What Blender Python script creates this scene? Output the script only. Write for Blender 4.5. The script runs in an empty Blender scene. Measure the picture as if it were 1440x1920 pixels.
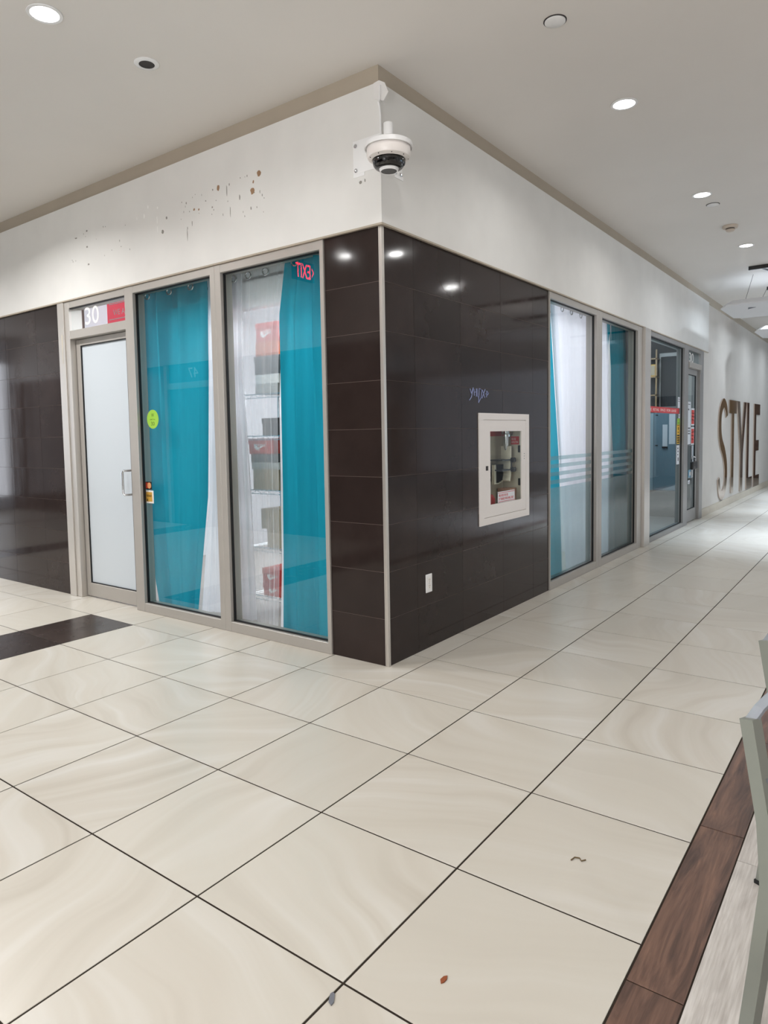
import bpy, bmesh, math, random
from mathutils import Matrix, Vector
random.seed(7)
S = bpy.context.scene
COL = S.collection
PI = math.pi

# ------------------------------------------------------------------ camera
cam_d = bpy.data.cameras.new('camera'); cam = bpy.data.objects.new('camera', cam_d); COL.objects.link(cam)
Rv, Uv, Fv = Vector((0.60153, -0.79864, -0.01841)), Vector((0.06492, 0.02590, 0.99755)), Vector((0.79621, 0.60125, -0.06743))
m = Matrix.Identity(4)
for i in range(3):
    m[i][0], m[i][1], m[i][2] = Rv[i], Uv[i], -Fv[i]
m.translation = Vector((-3.44649, -2.48882, 1.45074))
cam.matrix_world = m
cam_d.sensor_fit = 'VERTICAL'; cam_d.sensor_height = 24.0; cam_d.sensor_width = 18.0
cam_d.lens = 1296.71 / 1920 * 24.0
cam_d.shift_x = 24.923 / 1920; cam_d.shift_y = -55.885 / 1920
cam_d.clip_start = 0.05; cam_d.clip_end = 200
S.camera = cam

# ------------------------------------------------------------------ world, exposure, big lights
w = bpy.data.worlds.new('world'); S.world = w; w.use_nodes = True
w.node_tree.nodes['Background'].inputs[0].default_value = (0.80, 0.88, 1.0, 1)
w.node_tree.nodes['Background'].inputs[1].default_value = 0.6
S.view_settings.view_transform = 'Standard'; S.view_settings.look = 'None'
S.view_settings.exposure = 0.08; S.view_settings.gamma = 1.0; S.view_settings.use_curve_mapping = False
try:
    S.cycles.use_denoising = True
    S.cycles.max_bounces = 10; S.cycles.transparent_max_bounces = 24
    S.cycles.sample_clamp_indirect = 4.0
    S.cycles.caustics_reflective = False; S.cycles.caustics_refractive = False
except Exception:
    pass

def area(name, loc, target, sx, sy, power, color=(1, 1, 1), spread=PI, shape='RECTANGLE'):
    d = bpy.data.lights.new(name, 'AREA'); d.shape = shape; d.size = sx; d.size_y = sy
    d.energy = power; d.color = color; d.spread = spread
    o = bpy.data.objects.new(name, d); COL.objects.link(o); o.location = loc
    o.rotation_euler = (Vector(target) - Vector(loc)).to_track_quat('-Z', 'Y').to_euler()
    return o
# unseen added fill lights, daylight at the left corridor end, shop interior lights
area('food_court_fill_light', (3.0, -7.2, 3.62), (3.0, -7.2, 0), 12, 3.0, 170, (1.0, 0.99, 0.98), math.radians(100))  # unseen fill added to lift walls and ceiling, no skylight built
area('rear_fill_light', (2.0, -12.2, 1.7), (2.0, 0, 1.9), 10, 3.0, 40, (0.98, 0.99, 1.0))  # added side fill facing the right wall, no glazing behind it
area('rear_fill_light', (12.4, -12.2, 1.7), (12.4, 0, 1.9), 8, 3.0, 170, (0.62, 0.82, 1.0))  # added cool fill that tints and brightens the far right wall
area('west_fill_light', (-5.65, -0.95, 1.75), (4.0, 1.2, 1.9), 3.0, 3.0, 215, (0.985, 0.99, 1.0))  # unseen fill added to light the left wall, no window there
area('corridor_end_light', (-2.0, 12.6, 1.7), (-2.0, 0, 1.2), 3.4, 2.8, 130, (0.88, 0.92, 1.0))
area('shop_fill_light', (3.4, 1.6, 2.86), (3.4, 1.6, 0), 2.0, 2.2, 50, (0.93, 0.95, 1.0))
area('shop_fill_light', (1.15, 1.25, 2.88), (1.15, 1.25, 0), 0.7, 0.9, 30, (0.95, 0.95, 1.0))  # extra lamp added to brighten the sheers and boxes
area('shop_fill_light', (7.6, 1.1, 2.88), (7.9, 1.0, 0), 1.2, 1.0, 30, (0.84, 0.93, 1.0))
area('shop_fill_uplight', (1.1, 3.6, 2.2), (1.1, 3.6, 3.0), 0.5, 0.5, 4, (0.94, 0.93, 1.0))  # added lamp without fitting, lifts the ceiling seen through the transom
area('shop_fill_light', (3.3, 1.6, 1.75), (0, 1.4, 1.5), 1.2, 1.8, 56, (0.96, 0.95, 1.0))  # unseen upright panel added to backlight the curtains
for x, y in ((7.2, -2.2), (8.9, -2.2), (10.6, -2.2), (12.3, -2.2), (14.0, -2.2)):
    area('downlight_and_fill_light', (x, y, 3.646), (x, y, 0), 0.14, 0.14, 62, (0.72, 0.84, 1.0), math.radians(72), 'DISK')  # cool discs added as fill for the far right floor

# ------------------------------------------------------------------ materials
def srgb(r, g, b):
    f = lambda c: c / 12.92 if c <= 0.04045 else ((c + 0.055) / 1.055) ** 2.4
    return (f(r / 255), f(g / 255), f(b / 255), 1)

class NT:
    def __init__(self, name):
        self.m = bpy.data.materials.new(name); self.m.use_nodes = True
        self.t = self.m.node_tree; self.t.nodes.clear()
        self.out = self.n('ShaderNodeOutputMaterial')
    def n(self, typ, ins=None, **kw):
        x = self.t.nodes.new(typ)
        for k, v in kw.items(): setattr(x, k, v)
        for k, v in (ins or {}).items():
            if isinstance(v, bpy.types.NodeSocket): self.t.links.new(v, x.inputs[k])
            else: x.inputs[k].default_value = v
        return x
    def ramp(self, fac, stops):
        r = self.n('ShaderNodeValToRGB', {'Fac': fac})
        e = r.color_ramp.elements
        while len(e) < len(stops): e.new(0.5)
        for s, (p, c) in zip(e, stops): s.position = p; s.color = c
        return r.outputs['Color']
    def mix(self, fac, a, b, typ='MIX'):
        x = self.n('ShaderNodeMix', data_type='RGBA', blend_type=typ)
        for k, v in ((0, fac), (6, a), (7, b)):
            if isinstance(v, bpy.types.NodeSocket): self.t.links.new(v, x.inputs[k])
            else: x.inputs[k].default_value = v
        return x.outputs[2]
    def noise(self, vec, scale, detail=3, rough=0.5, dist=0.0):
        return self.n('ShaderNodeTexNoise', {'Vector': vec, 'Scale': scale, 'Detail': detail, 'Roughness': rough, 'Distortion': dist}).outputs[0]
    def done(self, sh):
        self.t.links.new(sh, self.out.inputs[0]); return self.m

def simple(name, col, rough=0.5, metal=0.0, spec=0.5, var=0.0, emit=None, es=0.0):
    k = NT(name)
    base = col
    if var:
        c = k.n('ShaderNodeTexCoord').outputs['Object']
        f = k.noise(c, 6.0, 4)
        lo = tuple(v * (1 - var) for v in col[:3]) + (1,); hi = tuple(min(1, v * (1 + var)) for v in col[:3]) + (1,)
        base = k.ramp(f, [(0.3, lo), (0.7, hi)])
    ins = {'Base Color': base, 'Roughness': rough, 'Metallic': metal, 'Specular IOR Level': spec}
    if emit: ins['Emission Color'] = emit; ins['Emission Strength'] = es
    return k.done(k.n('ShaderNodeBsdfPrincipled', ins).outputs[0])

def local_offset(k):
    """object coordinates shifted and turned by the piece's own random number"""
    c = k.n('ShaderNodeTexCoord').outputs['Object']
    r = k.n('ShaderNodeObjectInfo').outputs['Random']
    a = k.n('ShaderNodeMath', {0: r, 1: 37.7}, operation='MULTIPLY').outputs[0]
    sc = k.n('ShaderNodeMath', {0: r, 1: 91.3}, operation='MULTIPLY').outputs[0]
    rot = k.n('ShaderNodeVectorRotate', {'Vector': c, 'Angle': a}, rotation_type='Z_AXIS').outputs[0]
    off = k.n('ShaderNodeCombineXYZ', {'X': sc, 'Y': a, 'Z': sc}).outputs[0]
    return k.n('ShaderNodeVectorMath', {0: rot, 1: off}, operation='ADD').outputs[0], r, c

def mat_floor_tile():
    k = NT('cream_stone_tile')
    v, r, c = local_offset(k)
    warp = k.noise(v, 0.9, 2, 0.4)
    wv = k.n('ShaderNodeVectorMath', {0: v, 1: k.n('ShaderNodeCombineXYZ', {'X': warp, 'Y': warp}).outputs[0]}, operation='ADD').outputs[0]
    st = k.n('ShaderNodeVectorMath', {0: wv, 1: (0.35, 5.5, 1.0)}, operation='MULTIPLY').outputs[0]
    band = k.noise(st, 1.5, 3, 0.55, 0.25)
    cloud = k.noise(v, 3.0, 3)
    fade = k.noise(v, 1.1, 1)
    veins = k.ramp(band, [(0.26, srgb(194, 187, 175)), (0.46, srgb(206, 200, 189)), (0.55, srgb(209, 204, 194)), (0.76, srgb(220, 217, 211))])
    col = k.mix(k.ramp(fade, [(0.35, (0.25, 0.25, 0.25, 1)), (0.65, (1, 1, 1, 1))]), srgb(207, 202, 191), veins)
    f3 = k.ramp(cloud, [(0.3, (0.95, 0.945, 0.94, 1)), (0.6, (1, 1, 1, 1))])
    tone = k.ramp(r, [(0, (0.96, 0.955, 0.95, 1)), (1, (1.02, 1.02, 1.02, 1))])
    col = k.mix(1.0, col, tone, 'MULTIPLY')
    ro = k.n('ShaderNodeMapRange', {'Value': cloud, 'To Min': 0.27, 'To Max': 0.31}).outputs[0]
    return k.done(k.n('ShaderNodeBsdfPrincipled', {'Base Color': col, 'Roughness': ro, 'Specular IOR Level': 0.42}).outputs[0])

def mat_dark_tile(name, a, b, rough0, rough1, spec=0.5):
    k = NT(name)
    v, r, c = local_offset(k)
    n1 = k.noise(v, 2.5, 5, 0.6)
    sm = k.noise(k.n('ShaderNodeVectorMath', {0: c, 1: (7.0, 7.0, 0.9)}, operation='MULTIPLY').outputs[0], 1.2, 4, 0.6)
    col = k.ramp(n1, [(0.3, a), (0.7, b)])
    tone = k.ramp(r, [(0, (0.9, 0.9, 0.9, 1)), (1, (1.1, 1.08, 1.06, 1))])
    col = k.mix(1.0, col, tone, 'MULTIPLY')
    dust = k.noise(v, 1.3, 6, 0.65)
    col = k.mix(k.ramp(dust, [(0.52, (0, 0, 0, 1)), (0.85, (0.10, 0.10, 0.10, 1))]), col, srgb(120, 108, 104))
    ro = k.n('ShaderNodeMapRange', {'Value': sm, 'From Min': 0.3, 'From Max': 0.7, 'To Min': rough0, 'To Max': rough1}).outputs[0]
    return k.done(k.n('ShaderNodeBsdfPrincipled', {'Base Color': col, 'Roughness': ro, 'Specular IOR Level': spec}).outputs[0])

def mat_wood(name, a, b, cdark):
    k = NT(name)
    c = k.n('ShaderNodeTexCoord').outputs['Object']
    r = k.n('ShaderNodeObjectInfo').outputs['Random']
    sc = k.n('ShaderNodeMath', {0: r, 1: 53.0}, operation='MULTIPLY').outputs[0]
    off = k.n('ShaderNodeCombineXYZ', {'X': sc, 'Y': sc, 'Z': sc}).outputs[0]
    v = k.n('ShaderNodeVectorMath', {0: c, 1: off}, operation='ADD').outputs[0]
    vs = k.n('ShaderNodeVectorMath', {0: v, 1: (1.6, 14.0, 3.0)}, operation='MULTIPLY').outputs[0]
    g = k.noise(vs, 1.5, 6, 0.6, 1.2)
    fs = k.n('ShaderNodeVectorMath', {0: v, 1: (8.0, 160.0, 8.0)}, operation='MULTIPLY').outputs[0]
    g2 = k.noise(fs, 1.0, 3, 0.6)
    col = k.ramp(g, [(0.25, cdark), (0.48, a), (0.75, b)])
    col = k.mix(1.0, col, k.ramp(g2, [(0.3, (0.82, 0.80, 0.78, 1)), (0.65, (1.05, 1.05, 1.05, 1))]), 'MULTIPLY')
    return k.done(k.n('ShaderNodeBsdfPrincipled', {'Base Color': col, 'Roughness': 0.42, 'Specular IOR Level': 0.35}).outputs[0])

def mat_glass(name, tint, refl=0.9, base=0.0):
    k = NT(name)
    fr = k.n('ShaderNodeFresnel', {'IOR': 1.5}).outputs[0]
    f = k.n('ShaderNodeMath', {0: fr, 1: refl, 2: base}, operation='MULTIPLY_ADD').outputs[0]
    bf = k.n('ShaderNodeNewGeometry').outputs['Backfacing']
    nb = k.n('ShaderNodeMath', {0: 1.0, 1: bf}, operation='SUBTRACT').outputs[0]
    f = k.n('ShaderNodeMath', {0: f, 1: nb}, operation='MULTIPLY').outputs[0]
    t = k.n('ShaderNodeBsdfTransparent', {'Color': tint}).outputs[0]
    g = k.n('ShaderNodeBsdfGlossy', {'Color': (1, 1, 1, 1), 'Roughness': 0.0}).outputs[0]
    return k.done(k.n('ShaderNodeMixShader', {0: f, 1: t, 2: g}).outputs[0])

def mat_frost():
    k = NT('frosted_film')
    d = k.n('ShaderNodeBsdfDiffuse', {'Color': (0.70, 0.83, 0.84, 1)}).outputs[0]
    tl = k.n('ShaderNodeBsdfTranslucent', {'Color': (0.80, 0.93, 0.94, 1)}).outputs[0]
    rf = k.n('ShaderNodeBsdfRefraction', {'Color': (0.86, 0.95, 0.95, 1), 'Roughness': 0.2, 'IOR': 1.06}).outputs[0]
    a = k.n('ShaderNodeMixShader', {0: 0.45, 1: d, 2: tl}).outputs[0]
    b = k.n('ShaderNodeMixShader', {0: 0.80, 1: a, 2: rf}).outputs[0]
    g = k.n('ShaderNodeBsdfGlossy', {'Roughness': 0.12}).outputs[0]
    fr = k.n('ShaderNodeFresnel', {'IOR': 1.2}).outputs[0]
    bf = k.n('ShaderNodeNewGeometry').outputs['Backfacing']
    nb = k.n('ShaderNodeMath', {0: 1.0, 1: bf}, operation='SUBTRACT').outputs[0]
    fr = k.n('ShaderNodeMath', {0: fr, 1: nb}, operation='MULTIPLY').outputs[0]
    return k.done(k.n('ShaderNodeMixShader', {0: fr, 1: b, 2: g}).outputs[0])

def mat_cloth(name, col, tcol, trans, alpha=1.0, weave=700):
    k = NT(name)
    c = k.n('ShaderNodeTexCoord').outputs['Object']
    n = k.noise(k.n('ShaderNodeVectorMath', {0: c, 1: (60, 60, 3)}, operation='MULTIPLY').outputs[0], 2.0, 3)
    cc = k.mix(1.0, col, k.ramp(n, [(0.3, (0.92, 0.92, 0.92, 1)), (0.7, (1.03, 1.03, 1.03, 1))]), 'MULTIPLY')
    d = k.n('ShaderNodeBsdfDiffuse', {'Color': cc}).outputs[0]
    t = k.n('ShaderNodeBsdfTranslucent', {'Color': tcol}).outputs[0]
    s = k.n('ShaderNodeMixShader', {0: trans, 1: d, 2: t}).outputs[0]
    if alpha < 1:
        tr = k.n('ShaderNodeBsdfTransparent').outputs[0]
        lw = k.n('ShaderNodeLayerWeight', {'Blend': 0.35}).outputs['Facing']
        f = k.n('ShaderNodeMapRange', {'Value': lw, 'To Min': alpha, 'To Max': min(1, alpha + 0.16)}).outputs[0]
        s = k.n('ShaderNodeMixShader', {0: f, 1: tr, 2: s}).outputs[0]
    return k.done(s)

def mat_paint(name, col, scale=3.0, amt=0.03, bump=0.02):
    k = NT(name)
    c = k.n('ShaderNodeTexCoord').outputs['Object']
    n = k.noise(c, scale, 4)
    lo = tuple(v * (1 - amt) for v in col[:3]) + (1,); hi = tuple(v * (1 + amt) for v in col[:3]) + (1,)
    f = k.noise(c, 180.0, 2)
    b = k.n('ShaderNodeBump', {'Height': f, 'Strength': bump, 'Distance': 0.01}).outputs[0]
    return k.done(k.n('ShaderNodeBsdfPrincipled', {'Base Color': k.ramp(n, [(0.3, lo), (0.7, hi)]), 'Roughness': 0.55, 'Specular IOR Level': 0.25, 'Normal': b}).outputs[0])

def mat_emit(name, col, s):
    k = NT(name); return k.done(k.n('ShaderNodeEmission', {'Color': col, 'Strength': s}).outputs[0])

M = {
 'tile': mat_floor_tile(),
 'grout': simple('floor_grout', srgb(54, 47, 41), 0.95, spec=0.1),
 'dtile': mat_dark_tile('dark_brown_wall_tile', srgb(43, 35, 33), srgb(51, 42, 40), 0.05, 0.11, 0.26),
 'dfloor': mat_dark_tile('dark_brown_floor_tile', srgb(46, 38, 35), srgb(60, 50, 46), 0.2, 0.3, 0.4),
 'wgrout': simple('wall_grout', srgb(128, 112, 104), 0.9),
 'soffit': mat_paint('warm_white_paint', srgb(229, 228, 225)),
 'band': mat_paint('taupe_paint', srgb(180, 169, 153)),
 'ceil': mat_paint('ceiling_paint', srgb(226, 222, 217), 1.0, 0.02, 0.03),
 'far': mat_paint('grey_white_paint', srgb(214, 209, 203)),
 'white': simple('white_paint', srgb(232, 230, 228), 0.5, var=0.02),
 'enamel': simple('white_enamel', srgb(236, 230, 226), 0.35),
 'plastic': simple('white_plastic', srgb(238, 238, 238), 0.35),
 'alu': simple('champagne_aluminium', srgb(176, 171, 165), 0.42, 0.25, var=0.02),
 'alud': simple('grey_aluminium', srgb(150, 148, 146), 0.42, 0.3, var=0.02),
 'trim': simple('brushed_trim', srgb(205, 200, 194), 0.3, 0.55),
 'gasket': simple('black_gasket', srgb(14, 15, 17), 0.6),
 'black': simple('black_plastic', srgb(20, 20, 22), 0.35),
 'dome': simple('smoked_dome', srgb(6, 6, 8), 0.05, spec=0.8),
 'steel': simple('bright_steel', srgb(205, 207, 210), 0.2, 0.95),
 'chair': simple('sage_grey_metal', srgb(140, 144, 136), 0.42, 0.35, var=0.04),
 'chairrail': simple('blue_grey_metal', srgb(150, 156, 164), 0.35, 0.6),
 'rubber': simple('black_rubber', srgb(24, 24, 24), 0.8),
 'glass': mat_glass('clear_glass', (0.94, 0.975, 0.97, 1), 1.0, 0.01),
 'glassr': mat_glass('coated_clear_glass', (0.95, 0.975, 0.97, 1), 0.45, 0.0),
 'glassd': mat_glass('dim_clear_glass', (0.88, 0.94, 0.96, 1), 0.5, 0.01),
 'frost': mat_frost(),
 'doorfilm': simple('white_door_film', srgb(202, 210, 217), 0.15, spec=0.3),
 'teal': mat_cloth('teal_cloth', srgb(27, 142, 166), srgb(36, 162, 186), 0.36),
 'white_cloth': mat_cloth('white_cloth', srgb(235, 235, 240), srgb(240, 240, 250), 0.5, 0.9),
 'sheer': mat_cloth('white_sheer', srgb(240, 240, 242), srgb(246, 246, 252), 0.62, 0.28),
 'sheer_dense': mat_cloth('dense_white_sheer', srgb(238, 238, 242), srgb(246, 246, 253), 0.62, 0.80),
 'wood_dark': mat_wood('dark_wood_plank', srgb(100, 74, 62), srgb(140, 106, 88), srgb(52, 38, 33)),
 'wood_light': mat_wood('pale_grey_plank', srgb(206, 201, 196), srgb(222, 218, 213), srgb(186, 180, 175)),
 'basebd': simple('beige_base_tile', srgb(200, 190, 174), 0.4, var=0.03),
 'red': simple('red_print', srgb(196, 44, 48), 0.45),
 'redlit': simple('backlit_red', srgb(214, 40, 62), 0.4, emit=(0.9, 0.06, 0.12, 1), es=0.5),
 'redbox': simple('red_card', srgb(200, 58, 50), 0.6, var=0.03),
 'orangebox': simple('orange_card', srgb(216, 110, 70), 0.6, var=0.03),
 'greybox': simple('grey_card', srgb(84, 90, 92), 0.6, var=0.04),
 'paleboxm': simple('pale_grey_card', srgb(176, 176, 172), 0.6, var=0.03),
 'kraft': simple('beige_card', srgb(176, 160, 138), 0.65, var=0.04),
 'darkbox': simple('charcoal_card', srgb(58, 58, 60), 0.6, var=0.04),
 'ink': simple('white_ink', srgb(240, 236, 232), 0.6),
 'paper': simple('white_paper', srgb(222, 226, 232), 0.7, var=0.02),
 'greyink': simple('grey_ink', srgb(110, 112, 120), 0.7),
 'green': simple('lime_sticker', srgb(158, 206, 74), 0.5),
 'greenink': simple('green_ink', srgb(88, 120, 40), 0.6),
 'yellow': simple('yellow_sticker', srgb(226, 180, 50), 0.5),
 'blackink': simple('black_ink', srgb(16, 14, 14), 0.6),
 'gold': simple('gold_print', srgb(206, 160, 72), 0.45),
 'mcred': simple('red_disc', srgb(190, 62, 44), 0.5), 'mcor': simple('orange_disc', srgb(226, 158, 110), 0.5),
 'blue': simple('pale_blue_print', srgb(120, 170, 196), 0.5),
 'scribble': simple('pale_blue_chalk', srgb(158, 168, 210), 0.8),
 'lamp': mat_emit('lamp_disc', (0.97, 0.98, 1.0, 1), 14.0),
 'exit': mat_emit('exit_red', (1.0, 0.0, 0.03, 1), 24.0),
 'housing': simple('dark_housing', srgb(26, 24, 26), 0.5),
 'chrome': simple('bronze_mirror', srgb(206, 190, 178), 0.07, 1.0),
 'cabinet_in': simple('cream_interior', srgb(206, 198, 180), 0.5),
 'hose': simple('cream_canvas_hose', srgb(222, 214, 196), 0.8, var=0.05),
 'shopgrey': simple('blue_grey_laminate', srgb(112, 138, 152), 0.45, var=0.03),
 'paleblue': simple('pale_blue_laminate', srgb(150, 172, 182), 0.45),
 'shopdark': simple('charcoal_wall', srgb(44, 48, 52), 0.6),
 'shopfloor': simple('grey_vinyl', srgb(176, 170, 164), 0.4, var=0.05),
 'timber': mat_wood('pale_timber', srgb(164, 136, 104), srgb(186, 158, 122), srgb(128, 104, 78)),
 'shoprear': mat_paint('shop_white', srgb(236, 236, 240)),
 'residue_b': simple('brown_residue', srgb(160, 128, 100), 0.9), 'residue_g': simple('grey_residue', srgb(150, 146, 140), 0.9),
 'residue_w': simple('white_scar', srgb(246, 245, 242), 0.7),
 'patch': simple('white_filler', srgb(232, 230, 228), 0.8, var=0.03),
 'detector': simple('cream_plastic', srgb(206, 192, 178), 0.5),
 'grille': simple('dark_grille', srgb(58, 54, 54), 0.7),
 'panelw': simple('white_panel', srgb(226, 226, 228), 0.5),
 'leafb': simple('dry_leaf', srgb(140, 74, 40), 0.8), 'twig': simple('twig_brown', srgb(104, 86, 58), 0.9),
 'dshop': simple('opposite_dark', srgb(50, 54, 56), 0.4),
 'opp_glass': simple('opposite_glass', srgb(88, 104, 110), 0.1),
}

# ------------------------------------------------------------------ mesh helpers
class MB:
    def __init__(self): self.bm = bmesh.new()
    def box(self, a, b, bev=0.0):
        x0, y0, z0 = (min(a[i], b[i]) for i in range(3)); x1, y1, z1 = (max(a[i], b[i]) for i in range(3))
        r = bmesh.ops.create_cube(self.bm, size=1.0)
        vs = r['verts']
        for v in vs:
            v.co = Vector((x0 + (v.co.x + .5) * (x1 - x0), y0 + (v.co.y + .5) * (y1 - y0), z0 + (v.co.z + .5) * (z1 - z0)))
        if bev:
            es = list({e for v in vs for e in v.link_edges})
            bmesh.ops.bevel(self.bm, geom=es, offset=min(bev, 0.45 * min(x1 - x0, y1 - y0, z1 - z0)), segments=1, affect='EDGES', profile=0.5)
        return self
    def lathe(self, prof, seg=32, M4=None, cap=True):
        rings = []
        for r, z in prof:
            if r < 1e-6: rings.append([self.bm.verts.new((0, 0, z))])
            else: rings.append([self.bm.verts.new((r * math.cos(2 * PI * i / seg), r * math.sin(2 * PI * i / seg), z)) for i in range(seg)])
        for A, B in zip(rings, rings[1:]):
            for i in range(seg):
                j = (i + 1) % seg
                q = [A[i % len(A)], A[j % len(A)], B[j % len(B)], B[i % len(B)]]
                u = []
                for v in q:
                    if v not in u: u.append(v)
                if len(u) >= 3: self.bm.faces.new(u)
        if cap:
            for R_ in (rings[0], rings[-1]):
                if len(R_) > 2: self.bm.faces.new(R_)
        vs = [v for R_ in rings for v in R_]
        if M4: bmesh.ops.transform(self.bm, matrix=M4, verts=vs)
        return self
    def tube(self, pts, r, seg=8, closed=False, sq=None):
        pts = [Vector(p) for p in pts]; n = len(pts); rings = []
        up = Vector((0, 0, 1))
        prev = None
        for i, p in enumerate(pts):
            if closed: t = pts[(i + 1) % n] - pts[i - 1]
            else: t = pts[min(i + 1, n - 1)] - pts[max(i - 1, 0)]
            t.normalize()
            if prev is None:
                a = up if abs(t.dot(up)) < 0.95 else Vector((1, 0, 0))
                s = t.cross(a).normalized()
            else:
                s = (prev - t * prev.dot(t)).normalized()
            prev = s; b = t.cross(s)
            if sq: offs = [(-sq[0], -sq[1]), (sq[0], -sq[1]), (sq[0], sq[1]), (-sq[0], sq[1])]
            else: offs = [(r * math.cos(2 * PI * k / seg), r * math.sin(2 * PI * k / seg)) for k in range(seg)]
            rings.append([self.bm.verts.new(p + s * o[0] + b * o[1]) for o in offs])
        k = len(rings[0])
        pairs = list(zip(rings, rings[1:])) + ([(rings[-1], rings[0])] if closed else [])
        for A, B in pairs:
            for i in range(k):
                j = (i + 1) % k; self.bm.faces.new((A[i], A[j], B[j], B[i]))
        if not closed:
            self.bm.faces.new(rings[0][::-1]); self.bm.faces.new(rings[-1])
        return self
    def prism(self, pts, h, M4):
        """outline in local xy, thickness 0..h along local z, placed by M4"""
        lo = [self.bm.verts.new(M4 @ Vector((x, y, 0))) for x, y in pts]
        hi = [self.bm.verts.new(M4 @ Vector((x, y, h))) for x, y in pts]
        self.bm.faces.new(lo[::-1]); self.bm.faces.new(hi)
        n = len(pts)
        for i in range(n):
            j = (i + 1) % n; self.bm.faces.new((lo[i], lo[j], hi[j], hi[i]))
        return self
    def mesh(self, name, mat, smooth=False):
        bmesh.ops.recalc_face_normals(self.bm, faces=self.bm.faces[:])
        me = bpy.data.meshes.new(name); self.bm.to_mesh(me); self.bm.free()
        if mat: me.materials.append(M[mat] if isinstance(mat, str) else mat)
        if smooth:
            for p in me.polygons: p.use_smooth = True
            try: me.set_sharp_from_angle(angle=math.radians(38))
            except Exception: pass
        return me
    def obj(self, name, mat, parent=None, smooth=False, loc=None):
        """link as one object; the origin goes to loc (or to the middle of the base)"""
        if loc is None:
            xs = [v.co for v in self.bm.verts]
            lo = [min(c[i] for c in xs) for i in range(3)]; hi = [max(c[i] for c in xs) for i in range(3)]
            loc = Vector(((lo[0] + hi[0]) / 2, (lo[1] + hi[1]) / 2, lo[2]))
        loc = Vector(loc)
        bmesh.ops.translate(self.bm, verts=self.bm.verts[:], vec=-loc)
        o = bpy.data.objects.new(name, self.mesh(name, mat, smooth)); COL.objects.link(o)
        put(o, loc, parent)
        return o

def wloc(o):
    v = o.location.copy(); p = o.parent
    while p: v = v + p.location; p = p.parent      # every parent here is unrotated
    return v
def put(o, loc, parent=None):
    if parent: o.parent = parent; o.location = Vector(loc) - wloc(parent)
    else: o.location = loc
def tag(o, label=None, cat=None, group=None, kind=None):
    if label: o['label'] = label
    if cat: o['category'] = cat
    if group: o['group'] = group
    if kind: o['kind'] = kind
    return o
def empty(name, loc, label=None, cat=None, group=None, kind=None):
    o = bpy.data.objects.new(name, None); COL.objects.link(o); o.location = loc; o.empty_display_size = 0.05
    return tag(o, label, cat, group, kind)
def link_mesh(name, me, loc, parent=None, rot=None):
    o = bpy.data.objects.new(name, me); COL.objects.link(o); put(o, loc, parent)
    if rot: o.rotation_euler = rot
    return o
def copy_tree(o, parent=None):
    c = o.copy(); COL.objects.link(c); c.parent = parent
    for ch in list(o.children): copy_tree(ch, c)
    return c
# facing frames: right = along +x, seen from -y; left = along +y, seen from -x; d = distance out of the wall
def PR(u, z, d=0): return (u, -d, z)
def PL(u, z, d=0): return (-d, u, z)
def RM(u, z, d=0): return Matrix(((1, 0, 0, u), (0, 0, -1, -d), (0, 1, 0, z), (0, 0, 0, 1)))       # local x -> +x, y -> z, z -> -y
def LM(u, z, d=0): return Matrix(((0, 0, -1, -d), (-1, 0, 0, u), (0, 1, 0, z), (0, 0, 0, 1)))      # local x -> -y (rightwards), y -> z, z -> -x
def text(body, M4, width, height, mat, name, parent=None, thick=0.0012, label=None, bold=0.0, space=1.0):
    cu = bpy.data.curves.new(name, 'FONT'); cu.body = body; cu.size = 1.0; cu.extrude = 0.5; cu.offset = bold
    cu.space_line = space; cu.align_x = 'LEFT'; cu.resolution_u = 3
    t = bpy.data.objects.new(name, cu); COL.objects.link(t)
    dg = bpy.context.evaluated_depsgraph_get(); dg.update()
    me = bpy.data.meshes.new_from_object(t.evaluated_get(dg)); bpy.data.objects.remove(t)
    xs = [v.co.x for v in me.vertices]; ys = [v.co.y for v in me.vertices]
    x0, x1, y0, y1 = min(xs), max(xs), min(ys), max(ys)
    for v in me.vertices:
        v.co = Vector(((v.co.x - x0) / (x1 - x0) * width - width / 2, (v.co.y - y0) / (y1 - y0) * height, (v.co.z + 0.5) * thick))
    me.materials.clear(); me.materials.append(M[mat])
    o = bpy.data.objects.new(name, me); COL.objects.link(o)
    loc = M4.to_translation()
    R3 = M4.to_3x3().to_4x4()
    me.transform(R3)
    put(o, loc, parent)
    if label: o['label'] = label
    return o

# ------------------------------------------------------------------ FLOOR
HC = 3.65; HT = 2.72
T = 0.59975; X0, Y0 = -1.51311, -1.36007
YS = Y0 - T           # start of the wood strip
fl = MB().box((-6, -13, -0.06), (20, 13, -0.0022)).obj('floor', 'grout', loc=(0, 0, -0.0022))
tag(fl, 'mall floor of large cream stone tiles with dark joints and a wood-look border', 'floor', kind='structure')
def chamfer_slab(name, sx, sy, h, c, mat):
    bm = bmesh.new(); L = []
    for (a, b, z) in ((sx / 2, sy / 2, -h), (sx / 2, sy / 2, -c), (sx / 2 - c, sy / 2 - c, 0)):
        L.append([bm.verts.new((a * i, b * j, z)) for i, j in ((-1, -1), (1, -1), (1, 1), (-1, 1))])
    for A, B in zip(L, L[1:]):
        for i in range(4): bm.faces.new((A[i], A[(i + 1) % 4], B[(i + 1) % 4], B[i]))
    bm.faces.new(L[2]); bm.faces.new(L[0][::-1])
    me = bpy.data.meshes.new(name); bm.to_mesh(me); bm.free(); me.materials.append(M[mat]); return me
J = 0.0072
tm = chamfer_slab('tile', T - J, T - J, 0.0021, 0.0008, 'tile')
tdk = chamfer_slab('dark_tile', T - J, T - J, 0.0021, 0.0008, 'dfloor')
DARK_ROWS = (6, 13)
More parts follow.
